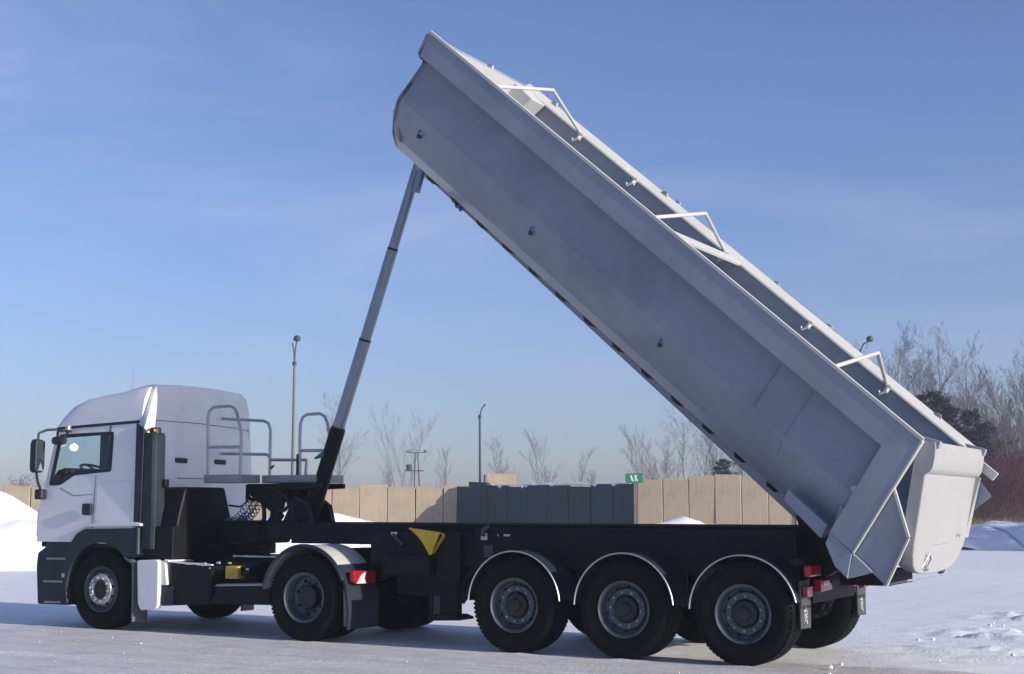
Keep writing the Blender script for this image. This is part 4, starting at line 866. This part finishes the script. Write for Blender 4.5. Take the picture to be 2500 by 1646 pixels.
# top rails: flat outer flange, rim on top lightened in colour where sunlit
for side in (0, 1):
    f = (lambda y: y) if side == 0 else (lambda y: 2.5 - y)
    L_ = [(7.55, 0), (0, 0), (-.19, 1.27), (.105, 1.27), (.262, .285), (7.52, .285)]; m = MB(); m.loft([[B(a, b, f(0)) for a, b in L_], [B(a, b, f(.05)) for a, b in L_]]); lp_(m, 'side_rail', 'body_grey', body, bevel=.005)
    sec = [(-.006, -.034), (-.006, -.003), (.10, .06), (.125, .055), (.12, .035), (.02, -.04)]; m = MB(); m.loft([[B(-.01, b, f(y)) for y, b in sec], [B(7.56, b, f(y)) for y, b in sec]]); lp_(m, 'rim_cap', 'white_sunlit', body)
    m = MB(); m.hexa([B(.20, 1.0, f(.05)), B(-.02, 1.0, f(.05)), B(-.02, 1.0, f(.14)), B(.20, 1.0, f(.14)), B(.105, 1.27, f(.05)), B(-.12, 1.27, f(.05)), B(-.12, 1.27, f(.3)), B(.105, 1.27, f(.3))]); lp_(m, 'rear_post', 'body_grey', body)
    m = MB(); m.hexa([B(-.0, -.01, f(-.004)), B(-.0, -.01, f(.09)), B(-.022, .0, f(.09)), B(-.022, .0, f(-.004)), B(-.19, 1.27, f(-.004)), B(-.19, 1.27, f(.05)), B(-.205, 1.27, f(.05)), B(-.205, 1.27, f(-.004))]); lp_(m, 'post_edge', 'white_sunlit', body)
    # foot of the post
    m = MB(); q = [(3.585, 1.362), (3.795, 1.150), (3.745, .90), (3.62, 1.02), (3.53, 1.24)]; y0, y1 = sorted((f(.004), f(.30))); m.prism(q, y0, y1); lp_(m, 'post_foot', 'body_grey', body, bevel=.008)
    m = MB(); y0, y1 = sorted((f(.02), f(.28))); m.prism([(3.80, 1.148), (3.90, 1.06), (3.99, .97), (3.748, .905)], y0, y1); lp_(m, 'hinge_housing', 'body_grey', body, bevel=.008)
    # spill cheek behind the post
    y0, y1 = sorted((f(.075), f(.088))); m = MB(); m.prism([(4.215, 1.80), (4.33, 1.31), (4.10, .84), (3.93, 1.0), (3.80, 1.15)], y0, y1); lp_(m, 'spill_cheek', 'body_grey', body)
    m = MB(); y0, y1 = sorted((f(.04), f(.086))); m.prism([(4.19, 1.82), (4.215, 1.82), (4.350, 1.31), (4.325, 1.305)], y0, y1); m.prism([(4.330, 1.30), (4.350, 1.30), (4.12, .835), (4.10, .84)], y0, y1); lp_(m, 'cheek_edge', 'white_sunlit', body, loose=True)
    # guard strip above the hinge
    m = MB(); y0, y1 = sorted((f(.10), f(.26))); m.prism([(3.13, 1.775), (3.08, 1.67), (3.455, 1.29), (3.53, 1.42)], y0, y1); lp_(m, 'hinge_guard', 'body_grey', body, bevel=.006)
    # reinforcing seam plates across the wall
    yy = f(.068); m = MB()
    for a in (1.63,):
        m.obox(B(a, .33, f(.170)), B(a - .05, .62, f(.139)), .004, .03, (0, 1, 0)); m.obox(B(a - .05, .62, f(.139)), B(a - .09, .85, f(.099)), .004, .03, (0, 1, 0))
    for a in (1.18,):
        m.obox(B(a, .33, f(.170)), B(a - .045, .62, f(.138)), .008, .02, (0, 1, 0)); m.obox(B(a - .045, .62, f(.138)), B(a - .085, .86, f(.098)), .008, .02, (0, 1, 0)); m.obox(B(a - .085, .92, f(.113)), B(a - .12, 1.10, f(.21)), .008, .02, (0, 1, 0))
    lp_(m, 'wall_seam', 'body_grey', body, loose=True)
    for (a, b) in ((6.96, 1.04), (4.93, 1.02), (2.83, 1.0)):
        m = MB(); q = B(a, b, f(.17)); m.tube([B(a, b - .05, f(.155)), B(a, b - .04, f(.12)), B(a - .01, b, f(.13)), B(a, b + .05, f(.17))], .007, 6); m.box(q.x - .013, q.x + .013, *sorted((f(.13), f(.20))), q.z - .05, q.z - .01); lp_(m, 'tarp_hook', 'flap', body)
# sheeting bows
for a in (6.42, 3.78, 1.19):
    m = MB(); m.tube([B(a - .06, -.01, .02), B(a, -.285, 1.2), B(a + .03, .04, 2.42)], .022, 8); lp_(m, 'tarp_bow', 'white_sunlit', body)
m = MB(); m.hexa([B(3.70, .03, .11), B(3.70, .03, 2.39), B(3.52, .03, 2.39), B(3.52, .03, .11), B(3.70, .07, .11), B(3.70, .07, 2.39), B(3.52, .07, 2.39), B(3.52, .07, .11)]); lp_(m, 'cross_brace', 'white_sunlit', body, bevel=.006)
for a in (6.38, 5.35, 3.72, 2.35, 1.15):                # sheet hooks on the inner side of the far wall
    m = MB(); m.tube([B(a, .05, 2.38), B(a - .02, .10, 2.30), B(a + .02, .17, 2.29), B(a + .05, .15, 2.31)], .016, 6); m.obox(B(a, .03, 2.37), B(a, .12, 2.36), .05, .05, (0, 1, 0)); lp_(m, 'sheet_hook', 'white_sunlit', body)
for a, y in ((7.28, 1.05), (4.95, 2.46), (4.75, 2.50), (3.05, 2.50), (2.2, 2.5), (.55, 2.47), (7.05, 2.46)):
    m = MB(); m.tube([B(a + .04, -.02, y), B(a + .02, -.06, y), B(a - .03, -.065, y), B(a - .05, -.03, y)], .008, 6); m.obox(B(a + .04, -.03, y), B(a - .02, -.045, y), .03, .02, (0, 1, 0)); lp_(m, 'sheet_clamp', 'tube_steel', body)
m = MB(); m.tube([B(2.95, -.03, 2.50), B(2.1, -.03, 2.50)], .012, 6); lp_(m, 'sheet_wire', 'hub_dark', body)
# underside ribs
for i in range(13):
    a = 6.85 - i * .48
    m = MB(); m.hexa([B(a, 1.44, .60), B(a, 1.44, 1.90), B(a - .15, 1.44, 1.90), B(a - .15, 1.44, .60), B(a - .02, 1.495, .66), B(a - .02, 1.495, 1.84), B(a - .13, 1.495, 1.84), B(a - .13, 1.495, .66)]); lp_(m, 'floor_rib', 'black_frame', body, bevel=.01)
for y in (.86, 1.52):
    m = MB(); m.hexa([B(6.9, 1.47, y), B(6.9, 1.47, y + .12), B(.2, 1.47, y + .12), B(.2, 1.47, y), B(6.9, 1.52, y), B(6.9, 1.52, y + .12), B(.2, 1.60, y + .12), B(.2, 1.60, y)]); lp_(m, 'floor_beam', 'body_grey', body)
m = MB(); m.tube([B(6.30, 1.47, .66), B(6.22, 1.50, .62), B(6.16, 1.48, .62)], .012, 6); m.obox(B(6.2, 1.46, .62), B(6.13, 1.495, .62), .035, .03, (0, 1, 0)); lp_(m, 'hose_end', 'hose_blue', body)
# gate hinge and tailgate
GT = Vector((4.598, 0, 2.222)); GD = Vector((-.187, 0, -.9824)); GN = Vector((.9824, 0, -.187))
def G(y, s, n): q = GT + GD * s + GN * n; return Vector((q.x, y, q.z))
GOUT = [(.09, 0), (2.41, 0), (2.41, .84), (2.38, .96), (2.30, 1.08), (2.16, 1.19), (1.95, 1.27), (1.7, 1.31), (1.25, 1.325), (.8, 1.325), (.50, 1.31), (.30, 1.28), (.18, 1.22), (.11, 1.13), (.09, 1.02)]
def gp(m, poly, n0, n1): return m.loft([[G(y, s, n0) for y, s in poly], [G(y, s, n1) for y, s in poly]])
m = MB(); gp(m, GOUT, -.16, -.02); gate = lp_(m, 'tailgate', 'gate_lit', body, bevel=.02, seg=3)
m = MB(); m.hexa([G(2.385, .30, -.03), G(2.405, .30, -.03), G(2.405, .98, -.03), G(2.33, .98, -.03), G(2.385, .30, .035), G(2.405, .30, .035), G(2.405, .98, .0), G(2.385, .98, .0)]); lp_(m, 'gate_flange', 'gate_lit', body, bevel=.006)
m = MB(); yy0, yy1 = .085, 2.415
rg = []
for y in (yy0, yy1): rg.append([G(y, s, n) for s, n in ((-.004, -.10), (-.004, .012), (.05, .030), (.16, .036), (.24, .032), (.285, .014), (.315, -.02), (.325, -.036), (.325, -.10))])
m.loft(rg, smooth=True); lp_(m, 'gate_band', 'gate_lit', body, angle=50)
m = MB(); m.tube([G(.55, 1.26, -.03), G(.62, 1.10, .01), G(.70, 1.16, .015), G(.66, 1.25, .0), G(.55, 1.26, -.02)], .010, 6); m.obox(G(.58, 1.24, -.01), G(.68, 1.27, -.01), .05, .03); lp_(m, 'gate_latch', 'tube_steel', body)
m = MB(); m.tube([G(.80, 1.06, -.03), G(.86, 1.02, -.02), G(1.2, 1.03, -.022), G(1.5, 1.01, -.02)], .006, 5); m.tube([G(1.85, .98, -.03), G(1.9, .94, -.01), G(2.0, .94, -.01), G(2.04, .98, -.03)], .008, 5); lp_(m, 'gate_bead', 'body_grey', body, loose=True)
m = MB(); m.tube([B(-.02, .03, .08), B(-.02, .03, 2.42)], .03, 10); lp_(m, 'gate_hinge', 'body_grey', body)
for y in (.12, 2.30):
    m = MB(); m.prism([(4.44, 2.30), (4.47, 2.22), (4.64, 2.16), (4.66, 2.23)], y, y + .08); lp_(m, 'hinge_arm', 'body_grey', body, bevel=.006)
# far side spill bar and apron
m = MB(); m.obox((4.42, 2.50, 2.185), (4.715, 2.50, 1.925), .10, .05, (0, 1, 0)); lp_(m, 'side_bar', 'white_sunlit', body, bevel=.006)
m = MB(); m.prism([(4.36, 1.48), (4.665, 1.715), (4.50, 1.95), (4.3, 1.95)], 2.47, 2.485); lp_(m, 'apron_plate', 'body_grey', body)
m = MB(); m.hexa([(4.06, .12, .832), (4.30, .12, .885), (4.30, 2.38, .885), (4.06, 2.38, .832), (4.06, .12, .848), (4.30, .12, .90), (4.30, 2.38, .90), (4.06, 2.38, .848)]); lp_(m, 'spill_lip', 'body_grey', body)
# --- hoist cylinder
rb = Vector((-3.86, 1.25, 1.18)); rt_ = Vector((-2.09, 1.25, 6.09)); rd = (rt_ - rb).normalized()
def ram_pt(z): return rb + rd * ((z - rb.z) / rd.z)
stages = [(1.18, 2.62, .102, 'black_frame'), (2.62, 3.76, .080, 'ram_steel'), (3.76, 4.93, .072, 'ram_steel'), (4.93, 6.09, .064, 'ram_steel')]
hc = None
for i, (z0, z1, r, mm) in enumerate(stages):
    m = MB(); p0, p1 = ram_pt(z0), ram_pt(z1); m.tube([p0, p1 - rd * .03, p1], [r, r, r * .96], 28); o = lp_(m, 'hoist_cylinder' if i == 0 else 'cylinder_stage', mm, hc)
    if i == 0: hc = o
    else:
        m = MB(); m.tube([p0 - rd * .01, p0 + rd * .02], r * 1.12, 28); lp_(m, 'stage_collar', 'hub_dark', hc)
m = MB(); p0 = ram_pt(6.0); m.hexa([B(7.40, 1.47, 1.08), B(6.95, 1.47, 1.08), B(6.95, 1.47, 1.42), B(7.40, 1.47, 1.42), B(7.36, 1.60, 1.12), B(7.10, 1.60, 1.12), B(7.10, 1.60, 1.38), B(7.36, 1.60, 1.38)]); lp_(m, 'cylinder_bracket', 'ram_steel', hc, bevel=.01)
m = MB(); m.obox((-1.90, 1.0, 5.86), (-1.99, 1.0, 5.58), .07, .09, (0, 1, 0)); lp_(m, 'bracket_stay', 'ram_steel', hc, bevel=.008)
m = MB(); m.prism([(-4.02, 1.40), (-3.90, 1.62), (-3.78, 1.72), (-3.62, 1.62), (-3.56, 1.40)], .98, 1.06); m.prism([(-4.02, 1.40), (-3.90, 1.62), (-3.78, 1.72), (-3.62, 1.62), (-3.56, 1.40)], 1.44, 1.52); m.tube([(-3.78, .95, 1.42), (-3.78, 1.55, 1.42)], .05, 10); lp_(m, 'cylinder_cradle', 'black_frame', loose=True)
# --- service platform with railings behind the cab
m = MB(); m.box(-5.14, -4.50, .70, 1.10, 1.915, 2.025); sp_ = lp_(m, 'platform', 'platform_grey', bevel=.012)
m = MB(); m.box(-4.495, -3.60, 1.12, 1.75, 1.915, 2.02); lp_(m, 'platform_deck', 'platform_grey', sp_, bevel=.012)
m = MB(); m.prism([(-4.62, 1.905), (-3.42, 1.905), (-3.42, 1.84), (-3.98, 1.82), (-4.08, 1.41), (-4.24, 1.41), (-4.22, 1.60), (-4.50, 1.72), (-4.60, 1.80)], .98, 1.04); m.prism([(-4.62, 1.905), (-3.42, 1.905), (-3.42, 1.84), (-3.98, 1.82), (-4.08, 1.41), (-4.24, 1.41), (-4.22, 1.60), (-4.50, 1.72), (-4.60, 1.80)], 1.48, 1.54); m.box(-4.7, -4.3, 1.04, 1.48, 1.68, 1.9); m.obox((-4.56, 1.1, 1.76), (-4.12, 1.1, 1.46), .07, .07); lp_(m, 'platform_support', 'black_frame', bevel=.006)
m = MB(); m.obox((-3.98, 1.1, 1.86), (-3.58, 1.1, 1.62), .04, .05); m.obox((-3.52, 1.1, 1.86), (-3.68, 1.1, 1.62), .04, .05); lp_(m, 'platform_strut', 'black_frame', loose=True)
RL = .021
def rail(pts, name='railing'): m = MB(); m.tube(pts, RL, 8); return lp_(m, name, 'tube_steel', sp_)
y = .73
rail([(-5.09, y, 2.02), (-5.10, y, 2.40), (-5.115, y, 2.80), (-5.09, y, 2.88), (-5.02, y, 2.925), (-4.90, y, 2.93), (-4.74, y, 2.93), (-4.66, y, 2.90), (-4.62, y, 2.84), (-4.575, y, 2.70), (-4.535, y, 2.57), (-4.53, y, 2.40), (-4.535, y, 2.02)])
rail([(-5.095, y, 2.395), (-4.535, y, 2.385)])
y = 1.75
rail([(-5.95, y, 2.865), (-5.5, y, 2.83), (-4.99, y, 2.795), (-4.91, y, 2.76), (-4.87, y, 2.67), (-4.865, y, 2.03)])
rail([(-5.95, y, 2.36), (-4.93, y, 2.325), (-4.87, y, 2.28)])
rail([(-4.87, y, 2.25), (-4.2, 1.72, 2.235)]); rail([(-4.22, 1.72, 2.02), (-4.21, 1.72, 2.22)])
y = 1.30
rail([(-4.0, y, 2.02), (-4.005, y, 2.55), (-4.0, y, 2.70), (-3.965, y, 2.79), (-3.90, y, 2.825), (-3.68, y, 2.83), (-3.60, y, 2.79), (-3.555, y, 2.70), (-3.50, y, 2.50), (-3.46, y, 2.30)])
rail([(-3.99, y, 2.345), (-3.50, y, 2.34)])
m = MB(); m.box(-4.045, -3.995, 1.28, 1.33, 2.02, 2.30); m.tube([(-4.86, 1.75, 2.12), (-4.80, 1.75, 2.17)], .016, 6); lp_(m, 'rail_clamp', 'hub_dark', sp_, loose=True)
m = MB(); m.hexa([(-3.55, 1.02, 2.22), (-3.45, 1.02, 2.24), (-3.45, 1.08, 2.24), (-3.55, 1.08, 2.22), (-3.55, 1.02, 2.235), (-3.43, 1.02, 2.31), (-3.43, 1.08, 2.31), (-3.55, 1.08, 2.235)]); lp_(m, 'reflector', 'sign_green', sp_)
m = MB(); m.tube([(-4.12, 1.0, 1.80), (-3.98, 1.0, 1.74), (-3.93, 1.0, 1.62), (-4.0, 1.0, 1.56), (-4.1, 1.0, 1.55)], .026, 8); m.tube([(-3.6, 1.0, 1.62), (-3.82, 1.0, 1.72), (-3.88, 1.0, 1.68), (-3.86, 1.0, 1.55), (-3.87, 1.0, 1.44), (-3.92, 1.0, 1.38)], .028, 8); m.tube([(-4.0, .9, 1.22), (-4.2, .9, 1.08), (-4.45, .95, 1.04), (-4.3, .95, 1.02), (-4.2, .95, .97)], .024, 8); lp_(m, 'hose', 'hose', loose=True)
# --- chassis
for side in (0, 1):
    y0, y1 = (.66, .80) if side == 0 else (1.70, 1.84)
    pr = [(-4.0, 1.40), (3.05, 1.40), (3.02, 1.52), (3.10, 1.50), (3.50, 1.20), (3.56, 1.02), (3.30, .86), (-.60, .86), (-1.55, .92), (-2.05, 1.14), (-3.62, 1.14), (-3.62, 1.19), (-4.0, 1.19)]
    m = MB(); m.prism(pr, y0, y1); ch = lp_(m, 'chassis_beam', 'black_frame', bevel=.006)
    m = MB(); yy = (y0 - .05, y0 - .001) if side == 0 else (y1 + .001, y1 + .05); m.box(-3.95, 2.98, yy[0], yy[1], 1.375, 1.398); m.box(-1.5, 3.2, yy[0], yy[1], .862, .885); lp_(m, 'beam_flange', 'black_frame', ch, loose=True)
m = MB()
for x in (-3.9, -2.4, -.9, .3, 1.0, 1.7, 2.35, 3.15): m.box(x, x + .14, .80, 1.70, 1.0 if x > -2 else 1.2, 1.36)
m.box(-3.7, -2.1, .80, 1.70, 1.145, 1.18); lp_(m, 'cross_member', 'black_frame', loose=True)
# black boxes added for the darkness between beams and mudguards
m = MB(); m.box(-.75, 3.10, .42, .655, .88, 1.36); m.box(-.75, 3.10, 1.845, 2.08, .88, 1.36); lp_(m, 'dark_filler', 'black_frame', bevel=.01, loose=True)
for x in (0, 1.33, 2.66):
    m = MB(); m.tube([(x, .3, .524), (x, 2.2, .524)], .075, 12); m.tube([(x + .28, .75, .55), (x + .28, .75, .88)], .14, 14); m.tube([(x + .28, 1.75, .55), (x + .28, 1.75, .88)], .14, 14); m.obox((x - .45, .75, .80), (x + .3, .75, .50), .1, .09); m.obox((x - .45, 1.75, .80), (x + .3, 1.75, .50), .1, .09); lp_(m, 'axle', 'black_frame')
    for side in (0, 1):
        wheel(tl, 'trailer', x, .0 if side == 0 else 2.5, .522, far=side == 1, spin=x * 2.1)
        y0, y1 = (-.012, .44) if side == 0 else (2.06, 2.512)
        pts = arc(x - .0, .535, .575, 5 if x < 2 else 12, 178, 34)
        m = MB(); m.shell(pts[::-1], y0, y1, .010); fd = lp_(m, 'mudguard', 'plastic_navy')
        m = MB(); m.tube([(px_, y0 - .004 if side == 0 else y1 + .004, pz_) for px_, pz_ in arc(x, .535, .576, 5 if x < 2 else 12, 178, 34)], .0085, 6); lp_(m, 'mudguard_edge', 'tube_steel', fd)
# neck, landing legs, boxes
m = MB(); m.box(-2.25, -.70, .45, 2.05, .90, 1.30); m.box(-1.9, -1.0, .50, 2.0, .55, .92); lp_(m, 'gooseneck_box', 'black_frame', bevel=.02)
for side in (0, 1):
    f = (lambda y: y) if side == 0 else (lambda y: 2.5 - y)
    y0, y1 = sorted((f(.36), f(.50)))
    m = MB(); m.box(-1.25, -.92, y0, y1, .72, 1.30); m.box(-1.20, -.96, y0 + .012, y1 - .012, .36, .74); lg = lp_(m, 'landing_leg', 'black_frame', bevel=.008)
    ya, yb = sorted((f(.26), f(.58))); m = MB(); m.prism([(-1.30, .285), (-.86, .305), (-.86, .33), (-.95, .36), (-1.27, .35)], ya, yb); lp_(m, 'leg_foot', 'black_frame', lg)
    m = MB(); m.obox((-.94, f(.44), .50), (-.55, f(.48), 1.02), .06, .05, (0, 1, 0)); m.obox((-.94, f(.44), .70), (-.66, f(.48), 1.05), .05, .05, (0, 1, 0)); lp_(m, 'leg_stay', 'black_frame', lg, loose=True)
    m = MB(); ya, yb = sorted((f(.28), f(.62))); m.prism(fillet([(-1.95, .80), (-1.27, .80), (-1.27, 1.03), (-1.95, 1.03)], .05), ya, yb); lp_(m, 'air_tank', 'black_frame', bevel=.02)
    # wheel chock in its yellow pocket
    ya, yb = sorted((f(.30), f(.50))); m = MB(); hyp = [(-1.57, 1.335), (-1.55, 1.315), (-1.47, 1.255), (-1.40, 1.18), (-1.345, 1.10), (-1.315, 1.055), (-1.27, 1.055), (-1.12, 1.255), (-1.12, 1.285)]; m.prism(hyp, ya, yb); ck = lp_(m, 'wheel_chock', 'yellow', bevel=.008)
    m = MB(); m.prism([(-1.585, 1.335), (-1.58, 1.355), (-1.14, 1.305), (-1.10, 1.285), (-1.265, 1.045), (-1.31, 1.04), (-1.12, 1.27)], ya - .012, ya + .012 if side == 0 else yb + .012); lp_(m, 'chock_rim', 'yellow', ck, bevel=.004)
    m = MB(); m.box(-1.62, -1.05, f(.51) - .01, f(.51) + .01, 1.0, 1.34); lp_(m, 'chock_bracket', 'black_frame', ck)
m = MB(); m.box(-1.93, -1.85, .425, .445, 1.27, 1.30); m.box(-.66, -.58, .40, .415, 1.22, 1.30); m.box(-.36, -.28, .405, .415, 1.265, 1.29); m.box(-.44, -.43, .405, .415, 1.265, 1.29); lp_(m, 'reflector', 'print_white', loose=True)
m = MB(); m.tube([(-1.90, .43, 1.27), (-1.82, .40, 1.22), (-1.76, .42, 1.16), (-1.80, .44, 1.14)], .022, 8); m.tube([(-.62, .38, 1.27), (-.60, .36, 1.34), (-.55, .40, 1.38)], .03, 8); m.box(-.62, -.50, .40, .46, 1.02, 1.16); lp_(m, 'hose', 'flap', loose=True)
# rear end: lamps, flaps, bumper
m = MB(); m.box(3.14, 3.28, .06, 2.44, 1.02, 1.085); m.box(3.10, 3.34, .62, 1.88, .80, 1.06); m.box(3.14, 3.24, .50, 2.0, .62, .80); rb_ = lp_(m, 'rear_bumper', 'black_frame', bevel=.008)
for side in (0, 1):
    f = (lambda y: y) if side == 0 else (lambda y: 2.5 - y)
    def YY(a, b): return sorted((f(a), f(b)))
    m = MB(); m.box(3.27, 3.345, *YY(.10, .32), .90, 1.02); lp_(m, 'marker_lamp', 'red_lamp', rb_, bevel=.02)
    m = MB(); m.box(3.27, 3.34, *YY(.325, .47), .905, 1.015); lp_(m, 'reflector', 'red_dull', rb_, bevel=.01)
    m = MB(); a, b = YY(.46, .86); lo, hi = (.75, .745)
    m.hexa([(3.26, a, .735), (3.34, a, .735), (3.34, b, .745), (3.26, b, .745), (3.26, a, .865), (3.34, a, .865), (3.34, b - (.07 if side == 0 else 0), .86), (3.26, b - (.07 if side == 0 else 0), .86)]); lp_(m, 'tail_lamp', 'red_lamp', rb_, bevel=.012)
    m = MB(); a, b = YY(.53, .74); m.box(3.338, 3.346, a, b, .80, .845); lp_(m, 'lamp_lens', 'clear_lamp', rb_)
    m = MB(); m.box(3.24, 3.30, *YY(.13, .31), .70, .81); lp_(m, 'reflector', 'red_dull', rb_, bevel=.01)
    a, b = YY(.06, .40); m = MB(); m.prism([(a + .02, .86), (b, .87), (b + .02, .60), (b + .01, .38), (a + .03, .39), (a + .02, .62)], 3.225, 3.238, 'x'); fl = lp_(m, 'mudflap', 'flap', rb_)
    m = MB(); cy = (a + b) / 2 + .02
    rnd = random.Random(4 + side)
    for k, (dy, dz, w_, h_) in enumerate(((-.03, .06, .05, .012), (.0, .085, .02, .035), (.03, .04, .014, .06), (-.035, .02, .012, .05), (.0, .02, .03, .012), (.02, -.005, .04, .014), (-.02, -.03, .012, .04), (.03, -.04, .018, .03), (.045, -.065, .016, .022))):
        m.box(3.2382, 3.2402, cy + dy - w_ / 2, cy + dy + w_ / 2, .50 + dz - h_ / 2, .50 + dz + h_ / 2)
    lp_(m, 'lettering', 'print_white', rb_)['kind'] = 'stuff'
m = MB(); m.tube([(3.60, .5, 1.02), (3.60, 2.0, 1.02)], .06, 12); m.prism([(3.3, .95), (3.72, .95), (3.72, 1.1), (3.45, 1.2), (3.3, 1.2)], .55, .66); m.prism([(3.3, .95), (3.72, .95), (3.72, 1.1), (3.45, 1.2), (3.3, 1.2)], 1.84, 1.95); m.box(3.45, 3.95, .75, 1.75, .80, .95); lp_(m, 'tipping_hinge', 'black_frame')

# ================================================================== HAZE
def haze():
    m = MB(); m.box(-190, 30, -22, 235, -1.5, 24)
    me = bpy.data.meshes.new('haze'); me.from_pydata(m.v, [], m.f); o = add('haze', me); tag(o, 'thin frosty haze over the yard', 'haze', None, 'stuff')
    mm = bpy.data.materials.new('haze_air'); mm.use_nodes = True; n = mm.node_tree; n.nodes.clear()
    out = n.nodes.new('ShaderNodeOutputMaterial'); v = n.nodes.new('ShaderNodeVolumePrincipled'); v.inputs['Color'].default_value = (.80, .83, .99, 1); v.inputs['Density'].default_value = HAZE; v.inputs['Anisotropy'].default_value = .2
    n.links.new(v.outputs[0], out.inputs['Volume']); me.materials.append(mm)
HAZE = .0011
haze()
